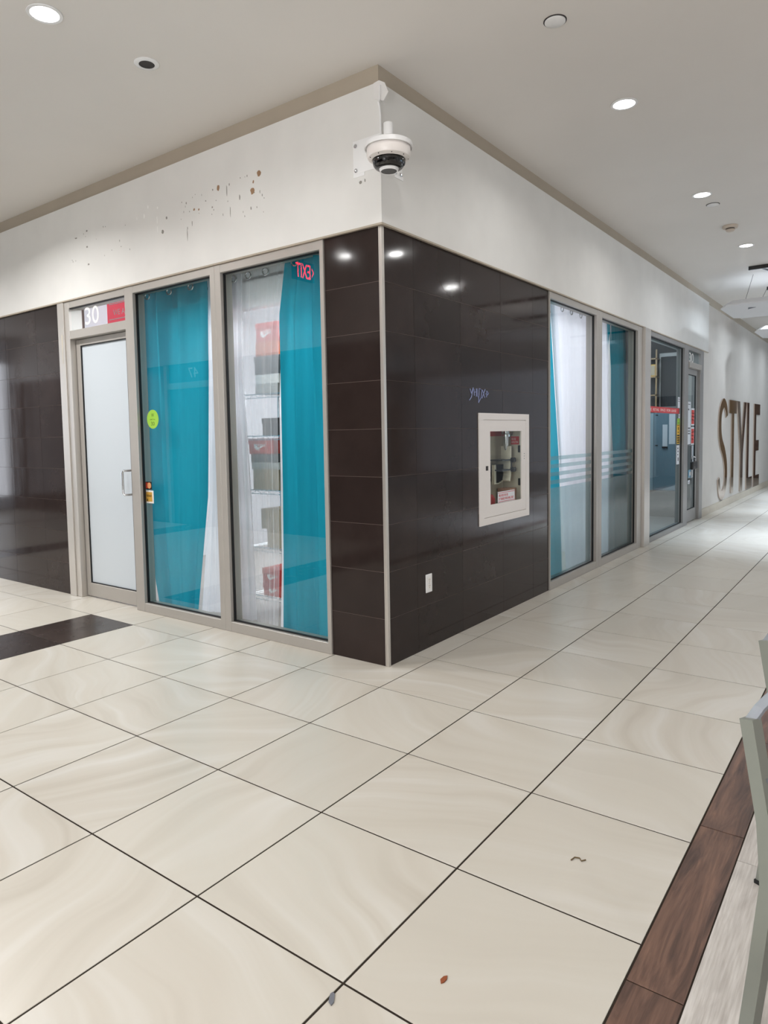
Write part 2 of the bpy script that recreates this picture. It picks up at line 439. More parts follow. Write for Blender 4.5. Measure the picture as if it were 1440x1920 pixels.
def floor_tile(i, j):
    x = X0 + (i + .5) * T; y = Y0 + (j + .5) * T
    dark = (j in DARK_ROWS) and i <= 1
    o = link_mesh('dark_tile' if dark else 'tile', tdk if dark else tm, (x, y, random.uniform(-0.0001, 0.0002)), fl)
    if dark: o['label'] = 'dark brown floor tile'
for i in range(-4, 31):
    for j in range(-1, 3): floor_tile(i, j)
for i in range(-4, 3):
    for j in range(3, 19): floor_tile(i, j)
# wood strip
pl_l, pl_w = 0.888, 0.146
pm = chamfer_slab('border_plank', pl_l - 0.004, pl_w - 0.005, 0.0021, 0.0008, 'wood_dark')
for q in range(-3, 20):
    link_mesh('border_plank', pm, (-0.777 - 0.5 * pl_l + q * pl_l, YS - pl_w / 2, 0), fl)['label'] = 'dark wood-look border plank'
lm = chamfer_slab('pale_plank', 0.98 - 0.003, 0.24 - 0.003, 0.0021, 0.0008, 'wood_light')
for rr in range(5):
    for q in range(-3, 12):
        link_mesh('pale_plank', lm, (-0.93 + (q + .5) * 0.98 + (0.41 * rr) % 0.98, YS - pl_w - 0.24 * (rr + .5), 0), fl)
MB().box((-5.5, YS - pl_w - 1.2, -0.0021), (19.5, -12.8, 0.0)).obj('food_court_floor', 'wood_light', fl)
MB().box((17.1, YS - .002, -0.0021), (19.5, 0.3, 0.0)).obj('far_floor', 'tile', fl)
MB().box((-3.9, Y0 + 19.2 * T, -0.0021), (-0.0, 12.8, 0.0)).obj('far_floor', 'tile', fl)

# ------------------------------------------------------------------ CEILING and outer walls
ce = MB().box((-6, -13, HC), (20, 13, HC + 0.1)).obj('ceiling', 'ceil', loc=(0, 0, HC))
tag(ce, 'flat pale ceiling with recessed lights', 'ceiling', kind='structure')
def structure(o, label, cat): return tag(o, label, cat, kind='structure')

# tiled corner: backing and tiles
HOLE = (1.275, 2.025, 0.795, 1.56)
wr = MB()
for a, b, c, d in ((0.012, HOLE[0], 0, HT), (HOLE[1], 2.53, 0, HT), (HOLE[0], HOLE[1], 0, HOLE[2]), (HOLE[0], HOLE[1], HOLE[3], HT)): wr.box(PR(a, c, -0.0016), PR(b, d, -0.05))
wr = wr.obj('wall_right', 'wgrout')
structure(wr, 'dark brown tiled wall face right of the corner', 'wall')
wl = MB().box(PL(0.012, 0, -0.0016), PL(0.452, HT, -0.05)).obj('wall_left', 'wgrout')
structure(wl, 'narrow dark brown tiled wall face left of the corner', 'wall')
wfl = MB().box(PL(3.675, 0, -0.0016), PL(10.5, HT, -0.25)).obj('wall_far_left', 'wgrout')
structure(wfl, 'dark brown tiled wall left of the white door', 'wall')
ZC = [0.0, .298, .596, .894, 1.192, 1.49, 1.788, 2.086, 2.384, HT]
def wall_tiles(parent, P, edges_for, rows=ZC):
    g = 0.0011
    for r in range(len(rows) - 1):
        e = edges_for(r)
        for a, b in zip(e, e[1:]):
            pr = random.uniform(-0.0004, 0.0004)
            u0, u1, z0, z1 = a + g, b - g, rows[r] + g, rows[r + 1] - g
            cuts = [(u0, u1, z0, z1)]
            if P is PR and u0 < HOLE[1] and u1 > HOLE[0] and z0 < HOLE[3] and z1 > HOLE[2]:
                zl, zh = max(z0, HOLE[2]), min(z1, HOLE[3])
                cuts = [(u0, min(u1, HOLE[0]), zl, zh), (max(u0, HOLE[1]), u1, zl, zh), (u0, u1, z0, zl), (u0, u1, zh, z1)]
                cuts = [q for q in cuts if q[1] - q[0] > 0.002 and q[3] - q[2] > 0.002]
            if not cuts: continue
            mb = MB()
            for q in cuts: mb.box(P(q[0], q[2], pr), P(q[1], q[3], -0.0014))
            mb.obj('tile', 'dtile', parent)
def e_right(r):
    k = random.uniform(-0.006, 0.006)
    return [0.014, 0.348 + k, 0.952 + k, (1.612 if r < 6 else 1.585) + k, 2.19 + k, 2.53]
wall_tiles(wr, PR, e_right)
wall_tiles(wl, PL, lambda r: [0.014, 0.453])
wall_tiles(wfl, PL, lambda r: [3.676, 4.11, 4.72, 5.33, 5.94, 6.55, 7.16])
MB().box(PL(7.17, 0, 0), PL(10.5, HT, -0.0118)).obj('tile_field', 'dtile', wfl)
ct = MB().box((-0.004, -0.004, 0), (0.0135, 0.0135, HT - 0.0121), 0.002)
ct.box((-0.006, 0.012, 0), (0.004, 0.018, HT - 0.0121)).box((0.012, -0.006, 0), (0.018, 0.004, HT - 0.0121))
structure(ct.obj('trim_1', 'trim'), 'slim aluminium corner trim between the two dark tiled faces', 'trim')

# upper wall (soffit) and taupe band
su = MB().box(PR(-0.02, HT, 0.02), PR(9.15, 3.53, -0.3)).box(PL(0.3, HT, 0.02), PL(10.5, 3.53, -0.3))
su = su.obj('wall_upper', 'soffit', loc=(0, 0, HT)); structure(su, 'warm white upper wall wrapping the corner above the storefronts', 'wall')
tb = MB().box(PR(0.012, 3.53, -0.012), PR(19.6, HC, -0.3)).box(PL(0.3, 3.53, -0.012), PL(10.5, HC, -0.3))
structure(tb.obj('trim_2', 'band'), 'taupe band between upper wall and ceiling', 'trim')
db = MB().box(PR(-0.024, HT - 0.012, 0.024), PR(9.15, HT - 0.0005, 0.004)).box(PL(-0.0039, HT - 0.012, 0.024), PL(10.5, HT - 0.0005, 0.004))
db.box((-0.0039, -0.0039, HT - 0.0119), (0.10, 0.10, HT - 0.0006))
structure(db.obj('trim_3', 'band'), 'thin cream bead along the bottom of the upper wall', 'trim')
fw = MB().box(PR(8.86, 0, -0.02), PR(19.6, 3.53, -0.3)).obj('wall_far_right', 'far')
structure(fw, 'pale wall carrying the large mirrored letters', 'wall')
bb = empty('baseboard_far', (8.86, 0.0, 0)); structure(bb, 'beige tile skirting below the mirrored letters', 'skirting')
for q in range(18):
    MB().box(PR(8.865 + q * 0.6, 0, 0.005), PR(8.865 + (q + 1) * 0.6 - 0.003, 0.13, -0.0199), 0.002).obj('skirting_tile', 'basebd', bb)

# adhesive scars of an old sign on the left upper wall
rs = {'b': MB(), 'g': MB(), 'w': MB()}
def blob(k, y, z, a, b):
    n = 9; pts = []
    for i in range(n):
        t = 2 * PI * i / n; q = random.uniform(0.7, 1.1)
        pts.append((a * q * math.cos(t), b * q * math.sin(t)))
    rs[k].prism(pts, 0.0006, LM(y, z, 0.02))
for y, z, a, b in [(1.42, 3.239, .017, .026), (1.071, 3.143, .022, .026), (1.003, 3.245, .02, .022), (1.692, 3.146, .012, .012), (1.64, 3.135, .009, .009), (1.06, 3.20, .008, .012)]: blob('b', y, z, a, b)
for y, z, a, b in [(3.126, 3.26, .014, .01), (3.131, 3.127, .014, .009), (3.12, 2.976, .014, .009), (2.076, 3.056, .016, .016), (1.48, 3.24, .006, .008), (1.78, 3.21, .006, .01), (1.49, 3.12, .008, .008), (1.09, 3.03, .006, .012), (1.12, 3.255, .004, .01), (2.02, 3.15, .012, .012), (3.3, 3.23, .02, .006), (1.56, 3.18, .006, .006), (1.72, 3.05, .004, .02), (1.3, 3.05, .004, .04), (1.33, 3.2, .004, .045), (1.78, 2.98, .004, .05), (1.2, 3.13, .006, .02), (.135, 2.985, .012, .010), (.10, 2.99, .005, .012)]: blob('g', y, z, a, b)
for i in range(40): blob('g', random.uniform(.95, 1.85) if i % 3 else random.uniform(2.4, 3.4), random.uniform(2.98, 3.26), random.uniform(.002, .005), random.uniform(.003, .012))
for y, z, a, b in [(2.303, 3.221, .008, .022), (2.139, 3.16, .005, .03), (2.139, 3.09, .004, .03), (2.25, 3.28, .006, .016), (2.13, 3.25, .008, .01), (2.4, 3.22, .004, .012)]: blob('w', y, z, a, b)
for k, mt in (('b', 'residue_b'), ('g', 'residue_g'), ('w', 'residue_w')):
    rs[k].obj('adhesive_residue', mt, su)['kind'] = 'stuff'

# ------------------------------------------------------------------ STOREFRONT LEFT: window_1 (beside the corner), window_2, door_1
def frame_piece(P, parent, name, u0, u1, z0, z1, d0, d1, mat='alu'):
    return MB().box(P(u0, z0, d0), P(u1, z1, d1), 0.003).obj(name, mat, parent)
def pane(P, parent, u0, u1, z0, z1, d, mat='glass', name='glass_pane'):
    return MB().box(P(u0, z0, d), P(u1, z1, d - 0.006)).obj(name, mat, parent)
def gasket(P, parent, u0, u1, z0, z1, d, sides='lrtb'):
    g = MB(); t = 0.008
    if 'l' in sides: g.box(P(u0, z0, d), P(u0 + t, z1, d - 0.02))
    if 'r' in sides: g.box(P(u1 - t, z0, d), P(u1, z1, d - 0.02))
    if 't' in sides: g.box(P(u0, z1 - t, d), P(u1, z1, d - 0.02))
    if 'b' in sides: g.box(P(u0, z0, d), P(u1, z0 + t, d - 0.02))
    return g.obj('gasket', 'gasket', parent)
ZS, ZH = 0.075, 2.648   # sill top, header underside
def window(nm, P, u0, u1, post_l, post_r, label, d0=0.012, gd=-0.045, mat='alu', gmat='glass', zs=ZS):
    c = P((u0 + u1) / 2, 0, 0)
    w_ = empty(nm, c); structure(w_, label, 'window')
    frame_piece(P, w_, 'sill', u0, u1, 0, zs, d0, -0.10, mat)
    frame_piece(P, w_, 'header', u0, u1, ZH, HT - 0.0125, d0, -0.10, mat)
    for a, b, q in ((post_l[0], post_l[1], 'mullion'), (post_r[0], post_r[1], 'mullion')):
        if b > a: frame_piece(P, w_, q, a, b, 0, HT - 0.0125, d0 + 0.002, -0.102, mat)
    g0 = max(u0, post_l[1]); g1 = min(u1, post_r[0])
    pane(P, w_, g0 - .003, g1 + .003, zs - .003, ZH + .003, gd, gmat)
    gasket(P, w_, g0, g1, zs, ZH, gd + 0.03)
    return w_
# along +y the photo's left is the larger value
w1 = window('window_1', PL, 0.456, 1.50, (0.4535, 0.486), (1.44, 1.50), 'tall shop window beside the dark corner, white sheer and teal curtain behind')
w2 = window('window_2', PL, 1.5005, 2.628, (1.5005, 1.555), (2.515, 2.628), 'tall shop window next to the white door, wide teal curtain behind')
# door unit
d1 = empty('door_1', PL(3.05, 0, 0)); structure(d1, 'white-filmed glass shop door with number 30 on its transom', 'door')
frame_piece(PL, d1, 'jamb', 3.57, 3.674, 0, HT - 0.0125, 0.02, -0.12, 'trim')
frame_piece(PL, d1, 'jamb', 3.495, 3.57, 0, HT - 0.0125, 0.01, -0.12, 'trim')
frame_piece(PL, d1, 'header', 2.629, 3.494, ZH, HT - 0.0125, 0.01, -0.12)
frame_piece(PL, d1, 'transom_bar', 2.629, 3.494, 2.37, 2.445, 0.01, -0.12)
pane(PL, d1, 2.629, 3.49, 2.446, ZH, -0.012, 'glass', 'transom_pane')
gasket(PL, d1, 2.63, 3.493, 2.446, ZH, -0.0, 'lt')
DX = -0.045
lf = [(3.425, 3.488, 0.012, 2.366, 'stile'), (2.655, 2.715, 0.012, 2.366, 'stile'), (2.715, 3.425, 0.012, 0.135, 'bottom_rail'), (2.715, 3.425, 2.312, 2.366, 'top_rail')]
leaf = MB()
for a, b, z0, z1, q in lf: leaf.box(PL(a, z0, DX), PL(b, z1, DX - 0.045), 0.003)
leaf = leaf.obj('door_leaf', 'alu', d1)
MB().box(PL(2.712, 0.132, DX - 0.015), PL(3.428, 2.315, DX - 0.025)).obj('frosted_panel', 'doorfilm', leaf)
gasket(PL, leaf, 2.715, 3.425, 0.135, 2.312, DX - 0.004)
hx = 2.692
MB().tube([PL(hx, 1.19, DX + .0), PL(hx, 1.19, 0.02), PL(hx + .012, 1.19, 0.036), PL(hx + .024, 1.178, 0.042), PL(hx + .024, 1.0, 0.042), PL(hx + .012, 0.985, 0.036), PL(hx, 0.985, 0.02), PL(hx, 0.985, DX)], 0.0095, 10).obj('pull_handle', 'steel', leaf, True)
text('30', LM(3.155, 2.475, -0.0115), 0.215, 0.150, 'ink', 'unit_number', d1, label='white number 30')
MB().box(PL(3.60, 2.42, 0.0215), PL(3.615, 2.30, 0.02)).box(PL(3.605, 2.30, 0.0215), PL(3.613, 2.16, 0.02)).obj('paint_drip', 'cabinet_in', d1)

# ------------------------------------------------------------------ STOREFRONT RIGHT
w3 = window('window_3', PR, 2.532, 3.84, (2.5315, 2.545), (3.765, 3.84), 'right-hand shop window beside the dark tiles, white curtain above frosted glass', gmat='glassr')
w4 = window('window_4', PR, 3.841, 5.40, (3.841, 3.93), (5.215, 5.40), 'second right-hand shop window, teal curtain above frosted glass', gmat='glassr')
pp = MB().box(PR(5.401, 0, 0.05), PR(5.64, HT - 0.0125, -0.12), 0.003).obj('trim_4', 'trim')
structure(pp, 'projecting pale metal post between the two right-hand shops', 'trim')
w5 = window('window_5', PR, 5.641, 7.80, (5.641, 5.67), (7.56, 7.80), 'dark shop window with red strip and stickers', mat='alud', gmat='glassd', zs=0.06)
for w_, a, b in ((w3, 2.545, 3.765), (w4, 3.93, 5.215)):
    for z0 in (1.188, 1.113, 1.038, 0.963):
        MB().box(PR(a + .002, z0, -0.0445), PR(b - .002, z0 + 0.037, -0.0449)).obj('frosted_stripe', 'frost', w_)
    MB().box(PR(a + .002, ZS + .008, -0.0445), PR(b - .002, 0.928, -0.0449)).obj('frosted_film', 'frost', w_)
d2 = empty('door_2', PR(8.3, 0, 0)); structure(d2, 'grey framed glass shop door with notices and number 30 on its transom', 'door')
frame_piece(PR, d2, 'jamb', 8.63, 8.858, 0, HT - 0.0125, 0.01, -0.12, 'alud')
frame_piece(PR, d2, 'header', 7.801, 8.629, ZH, HT - 0.0125, 0.01, -0.12, 'alud')
frame_piece(PR, d2, 'transom_bar', 7.801, 8.629, 2.39, 2.47, 0.03, -0.12)
pane(PR, d2, 7.802, 8.629, 2.471, ZH, -0.02, 'glassd', 'transom_pane')
leaf2 = MB()
for a, b, z0, z1 in ((7.805, 7.87, 0.012, 2.385), (8.53, 8.625, 0.012, 2.385), (7.87, 8.53, 0.012, 0.20), (7.87, 8.53, 2.30, 2.385)): leaf2.box(PR(a, z0, -0.03), PR(b, z1, -0.075), 0.003)
leaf2 = leaf2.obj('door_leaf', 'alud', d2)
pane(PR, leaf2, 7.868, 8.532, 0.198, 2.302, -0.045, 'glassd')
gasket(PR, leaf2, 7.87, 8.53, 0.20, 2.30, -0.034)
text('30', RM(8.12, 2.48, -0.0195), 0.30, 0.145, 'ink', 'unit_number', d2, label='white number 30')

# ------------------------------------------------------------------ SHOP INTERIORS (rooms behind the glass)
def room(nm, label, a, b, mat): return structure(MB().box(a, b).obj(nm, mat), label, 'wall')
itf = MB().box((0.105, 0.105, -0.0015), (5.46, 4.4, 0.006)).obj('floor_shop', 'shopfloor'); structure(itf, 'grey shop floor behind the curtains', 'floor')
room('wall_shop_back', 'white back wall inside the curtained shop', (4.6, 0.13, 0.006), (4.66, 4.3, 2.95), 'shoprear')
room('wall_shop_side', 'white side wall inside the curtained shop', (0.27, 4.3, 0.006), (5.46, 4.36, 2.95), 'shoprear')
room('wall_shop_partition', 'partition between the two shops', (5.46, 0.13, 0.006), (5.52, 4.4, 2.95), 'shoprear')
structure(MB().box((0.3, 0.3, 2.95), (9.0, 4.4, 3.0)).obj('ceiling_shop', 'shoprear', loc=(4.6, 2.3, 2.95)), 'white ceiling inside the shops', 'ceiling')
itf2 = MB().box((5.52, 0.105, -0.0015), (8.86, 4.4, 0.006)).obj('floor_shop_dark', 'shopfloor'); structure(itf2, 'grey floor of the dark shop', 'floor')
room('wall_shop_rear', 'charcoal rear wall of the dark shop', (5.52, 3.2, 0.006), (8.86, 3.26, 2.95), 'shopdark')
room('wall_shop_end', 'charcoal end wall of the dark shop', (8.80, 0.31, 0.006), (8.86, 3.2, 2.95), 'shopdark')

structure(MB().box((0.28, 0.31, 2.44), (0.38, 2.56, 2.949)).obj('trim_shade_block', 'shoprear'), 'white block added inside the shop to shade the left-hand curtain tops', 'trim')  # added blocker, keeps the shop lamps off the curtain tops

# ------------------------------------------------------------------ CURTAINS
def lerp_tab(tab, z):
    tab = sorted(tab)
    if z <= tab[0][0]: return tab[0][1]
    for (z0, a), (z1, b) in zip(tab, tab[1:]):
        if z <= z1: return a + (b - a) * (z - z0) / (z1 - z0)
    return tab[-1][1]
def curtain(P, depth, ztop, zbot, ltab, rtab, folds, amp, mat, label, nu=None, phase=0.0, hem=True, grom=(), seed=1, group=None, sag=0.0, name='curtain'):
    """ltab / rtab: (height, position along the wall) of the two side edges"""
    rnd = random.Random(seed); nu = nu or max(24, int(folds * 12)); nv = 36
    ph = [rnd.uniform(-0.5, 0.5) for _ in range(8)]
    bm = bmesh.new(); V = []
    for j in range(nv + 1):
        t = j / nv; z = ztop + (zbot - ztop) * t; row = []
        for i in range(nu + 1):
            u = i / nu
            L = lerp_tab(ltab, z); R_ = lerp_tab(rtab, z)
            uu = u + 0.018 * math.sin(2 * PI * u * 1.3 + ph[0] * 6 + t * 1.5) * math.sin(PI * u)
            a = amp * (0.75 + 0.5 * math.sin(5 * u + ph[1] * 6 + 2.2 * t)) * (1.0 - 0.25 * t)
            d = a * math.sin(2 * PI * folds * u + phase + ph[2] * t * 2.5) + 0.35 * a * math.sin(2 * PI * folds * 2.0 * u + ph[3] * 6 + 2.0 * t)
            zz = z + (sag * t * math.sin(PI * u * 2 + ph[4] * 5) if t > .9 else 0)
            row.append(bm.verts.new(P(L + (R_ - L) * uu, zz, depth + d)))
        V.append(row)
    for j in range(nv):
        for i in range(nu): bm.faces.new((V[j][i], V[j][i + 1], V[j + 1][i + 1], V[j + 1][i]))
    mb = MB(); mb.bm = bm
    o = mb.obj(name, mat, None, True)
    for p in o.data.polygons: p.use_smooth = True
    tag(o, label, 'curtain', group)
    for u in grom:
        z = ztop - 0.045
        p = P(u, z, depth + 0.016)
        pts = []
        for k in range(14):
            t = 2 * PI * k / 14; pts.append(P(u + 0.030 * math.cos(t), z + 0.025 * math.sin(t), depth + 0.012 + amp * .6))
        MB().tube(pts, 0.006, 6, True).obj('eyelet', 'steel', o, True)
    return o
CD = -0.16
curtain(PL, CD, 2.685, 0.03, [(2.685, 2.625), (1.1, 2.645), (0.6, 2.61), (0.03, 2.51)], [(2.685, 1.785), (1.96, 1.805), (1.0, 1.85), (0.03, 2.005)], 3.3, 0.046, 'teal', 'wide teal curtain behind the window next to the white door', grom=(2.50, 2.21, 1.94), seed=3, phase=1.0)
curtain(PL, CD - 0.02, 2.685, 0.045, [(2.685, 1.80), (1.0, 1.86), (0.045, 2.01)], [(2.685, 1.675), (0.045, 1.68)], 4, 0.022, 'sheer_dense', 'white sheer curtain right of the wide teal curtain, behind the mullion', seed=4, sag=0.01)
curtain(PL, CD - 0.03, 2.685, 0.04, [(2.685, 1.66), (0.04, 1.66)], [(2.685, 1.43), (1.9, 1.45), (1.0, 1.40), (0.04, 1.37)], 4, 0.022, 'sheer_dense', 'white sheer curtain left in the window beside the corner', seed=5, sag=0.012, grom=(1.56, 1.49))
curtain(PL, CD - 0.01, 2.685, 0.03, [(2.685, 1.42), (1.9, 1.44), (1.0, 1.38), (0.03, 1.35)], [(2.685, 0.94), (2.2, 1.04), (1.68, 1.08), (0.5, 1.10), (0.03, 1.13)], 5, 0.010, 'sheer', 'thin see-through curtain showing shoe boxes behind it', seed=6, sag=0.014, grom=(1.32, 1.14))
curtain(PL, CD - 0.025, 2.685, 0.02, [(2.685, 0.93), (2.2, 1.03), (1.68, 1.07), (0.5, 1.09), (0.02, 1.12)], [(2.685, 0.88), (1.9, 0.96), (0.02, 0.98)], 1, 0.012, 'sheer_dense', 'narrow white sheer edge against the teal curtain beside the corner', seed=8, nu=14)
curtain(PL, CD + 0.03, 2.685, 0.03, [(2.685, 0.915), (2.3, 0.99), (1.1, 1.0), (0.6, 1.01), (0.03, 1.03)], [(2.685, 0.47), (0.03, 0.46)], 2.6, 0.04, 'teal', 'teal curtain hanging right in the window beside the corner', grom=(0.80,), seed=7, phase=2.2)
# right windows
curtain(PR, CD, 2.685, 0.03, [(2.685, 2.72), (0.03, 2.60)], [(2.685, 2.95), (1.2, 3.14), (0.03, 3.2)], 2, 0.02, 'teal', 'sliver of teal curtain against the dark tiled wall', seed=11)
curtain(PR, CD + 0.03, 2.685, 0.03, [(2.685, 2.90), (2.27, 2.966), (1.2, 3.12), (0.03, 3.28)], [(2.685, 4.34), (0.03, 4.25)], 6, 0.022, 'white_cloth', 'white curtain behind the right-hand window beside the dark tiles', grom=(3.12, 3.36, 3.62, 3.86), seed=12)
curtain(PR, CD + 0.02, 2.685, 0.03, [(2.685, 4.36), (0.03, 4.30)], [(2.685, 4.53), (1.2, 4.76), (0.03, 4.85)], 2, 0.02, 'white_cloth', 'narrow white curtain left of the teal one in the second right-hand window', seed=13)
curtain(PR, CD, 2.685, 0.03, [(2.685, 4.54), (1.2, 4.77), (0.03, 4.86)], [(2.685, 5.28), (0.03, 5.42)], 4, 0.03, 'teal', 'teal curtain in the second right-hand window', seed=14)
for P, a, b, lb in ((PL, 0.40, 2.72, 'dark curtain rod along the left-hand shop windows'), (PR, 2.62, 5.42, 'dark curtain rod along the right-hand shop windows')):
    r = MB().tube([P(a, 2.64, CD - 0.09), P(b, 2.64, CD - 0.09)], 0.011, 10)
    for q in (a, b): r.lathe([(0.0, -0.02), (0.02, -0.014), (0.022, 0), (0.02, 0.014), (0.0, 0.02)], 12, Matrix.Translation(P(q, 2.64, CD - 0.09)))
    tag(r.obj('curtain_rod', 'housing', None, True), lb, 'curtain rod')

# ------------------------------------------------------------------ WIRE RACK with shoe boxes
RX, RY0, RY1 = 0.52, 0.86, 1.80
rack = empty('wire_rack', (RX + .2, 1.33, 0.006), 'chrome wire shelf rack behind the thin curtain', 'shelf rack')
for x in (RX, RX + .4):
    for y in (RY0, RY1): MB().tube([(x, y, 0.006), (x, y, 1.83)], 0.012, 10).obj('post', 'steel', rack, True)
SH = [0.16, 0.545, 1.02, 1.462, 1.80]
SH[0] = 0.14
for z in SH:
    s = MB()
    for x in (RX, RX + .4):
        s.tube([(x, RY0, z), (x, RY1, z)], 0.004, 6).tube([(x, RY0, z - .03), (x, RY1, z - .03)], 0.003, 6)
        zz = [(x, RY0 + (RY1 - RY0) * k / 16, z - (0.03 if k % 2 else 0)) for k in range(17)]
        s.tube(zz, 0.002, 5)
    for k in range(21): s.tube([(RX, RY0 + (RY1 - RY0) * k / 20, z), (RX + .4, RY0 + (RY1 - RY0) * k / 20, z)], 0.002, 4)
    s.obj('wire_shelf', 'steel', rack)
SW = [(0, .36), (.06, .22), (.14, .12), (.26, .10), (.42, .17), (1.0, .44), (.40, .26), (.30, .24), (.24, .28), (.20, .42), (.14, .50), (.06, .47)]
def shoebox(y0, y1, z, h, mat, label, logo=None, lid=True, depth=0.32, x=None):
    x = RX + 0.015 if x is None else x
    e = empty('shoe_box', (x + depth / 2, (y0 + y1) / 2, z), label, 'shoe box')
    lh = min(0.045, h * 0.4) if lid else 0
    MB().box((x + .004, y0 + .004, z), (x + depth, y1 - .004, z + h - (lh * .5 if lid else 0)), 0.002).obj('carton', mat, e)
    if lid: MB().box((x, y0, z + h - lh), (x + depth + .004, y1, z + h), 0.002).obj('lid', mat, e)
    if logo:
        wd = (y1 - y0) * 0.55; sc = wd
        MB().prism([(px * sc - sc / 2, py * sc) for px, py in SW], 0.0012, LM((y0 + y1) / 2, z + h * 0.12, -(x + .0035))).obj('swoosh_mark', 'ink', e)
        text('NIKE', LM((y0 + y1) / 2 - 0.01, z + h * 0.12 + sc * 0.30, -(x + .0035)), wd * 0.62, min(0.04, h * .22), 'ink', 'brand_lettering', e)
    return e
t = SH[4] + .004
shoebox(1.43, 1.69, t, .078, 'paleboxm', 'pale grey flat box lowest in the stack on top of the wire rack', lid=False)
shoebox(1.41, 1.685, t + .079, .075, 'ink', 'white flat box under the dark grey box on the rack top', lid=False)
shoebox(1.40, 1.69, t + .155, .147, 'greybox', 'dark grey lidded shoe box under the orange one on the rack top')
shoebox(1.42, 1.675, t + .303, .112, 'orangebox', 'orange shoe box below the topmost red box', lid=False)
shoebox(1.415, 1.665, t + .416, .148, 'redbox', 'red shoe box with pale emblem on top of the tallest stack', 'sw')
shoebox(1.05, 1.38, t, .26, 'paleboxm', 'pale box right of the tall stack, half hidden by the curtain edge')
t = SH[3] + .004
shoebox(1.40, 1.62, t, .14, 'darkbox', 'charcoal shoe box alone on the second shelf from the top', lid=True)
t = SH[2] + .004
shoebox(1.44, 1.745, t, .165, 'kraft', 'beige carton under the grey box on the middle shelf', lid=False)
shoebox(1.43, 1.76, t + .166, .057, 'paleboxm', 'thin pale grey box above the beige carton', lid=False)
shoebox(1.47, 1.765, t + .224, .068, 'greybox', 'flat dark grey box right under the red one on the middle shelf', lid=False)
shoebox(1.50, 1.785, t + .293, .125, 'redbox', 'red shoe box with large white emblem on the middle shelf', 'sw')
shoebox(1.16, 1.42, t, .36, 'darkbox', 'tall dark box right of the red box on the middle shelf')
t = SH[1] + .004
shoebox(1.38, 1.60, t, .15, 'kraft', 'lower beige carton on the shelf below the middle', lid=False)
shoebox(1.40, 1.665, t + .151, .165, 'kraft', 'upper beige carton on the shelf below the middle', lid=False)
t = SH[0] + .004
shoebox(1.40, 1.66, t, .105, 'redbox', 'lower red shoe box near the floor', 'sw')
shoebox(1.42, 1.665, t + .107, .12, 'redbox', 'upper red shoe box near the floor', 'sw')
# red sign inside the shop seen over the door
e = empty('red_sign', (0.62, 3.45, 2.60), 'red printed sign hanging inside above the white door', 'sign')
MB().box((0.61, 3.22, 2.52), (0.63, 3.86, 2.90), 0.003).obj('board', 'redlit', e)
text('WE ARE OPEN', LM(3.50, 2.69, -0.609), 0.5, 0.055, 'ink', 'lettering', e)
for z in (2.80, 2.65): MB().box((0.6085, 3.26, z), (0.61, 3.82, z + .008)).obj('rule', 'ink', e)
for y in (3.3, 3.76): MB().tube([(0.62, y, 2.90), (0.62, y, 2.95)], 0.002, 5).obj('hanging_wire', 'steel', e)

# ------------------------------------------------------------------ STICKERS on the left window, next to the door
e = empty('round_sticker', PL(2.385, 1.54, -0.0445), 'lime green oval sticker on the glass right of the door', 'sticker')
MB().lathe([(0.0, 0.0), (0.076, 0.0), (0.078, 0.0006), (0.076, 0.0014), (0, 0.0014)], 36, LM(2.385, 1.617, -0.0446), cap=False).obj('disc', 'green', e)
text('W', LM(2.385, 1.635, -0.0432), 0.035, 0.03, 'greenink', 'emblem', e, thick=.0006)
text('UNIT No.', LM(2.385, 1.61, -0.0432), 0.07, 0.010, 'greenink', 'lettering', e, thick=.0006)
text('30', LM(2.385, 1.565, -0.0432), 0.045, 0.032, 'greenink', 'number', e, thick=.0006)
e = empty('card_sticker', PL(2.485, 1.035, -0.0446), 'black card sticker with two overlapping discs', 'sticker')
MB().box(PL(2.435, 1.035, -0.0446), PL(2.535, 1.098, -0.0434), 0.0004).obj('backing', 'blackink', e)
MB().lathe([(0.0, 0.0), (0.026, 0.0), (0.026, 0.0005), (0, 0.0005)], 24, LM(2.50, 1.067, -0.0434), cap=False).obj('disc', 'mcred', e)['label'] = 'red disc'
MB().lathe([(0.0, 0.0), (0.026, 0.0), (0.026, 0.0009), (0, 0.0009)], 24, LM(2.468, 1.067, -0.0434), cap=False).obj('disc', 'mcor', e)['label'] = 'orange disc'
e = empty('card_sticker', PL(2.475, 0.918, -0.0446), 'white and gold card sticker below the black one', 'sticker')
MB().box(PL(2.415, 0.918, -0.0446), PL(2.532, 1.026, -0.0434), 0.0004).obj('backing', 'ink', e)
MB().box(PL(2.432, 0.932, -0.0434), PL(2.516, 1.012, -0.0429)).obj('gold_field', 'gold', e)
text('GOLD', LM(2.474, 0.972, -0.0429), 0.066, 0.018, 'blackink', 'lettering', e, thick=.0006, bold=.02)
MB().prism([(-.03, 0), (-.018, 0), (-.02, .02), (-.028, .018)], .0006, LM(2.475, 0.935, -0.0429)).obj('emblem', 'blackink', e)

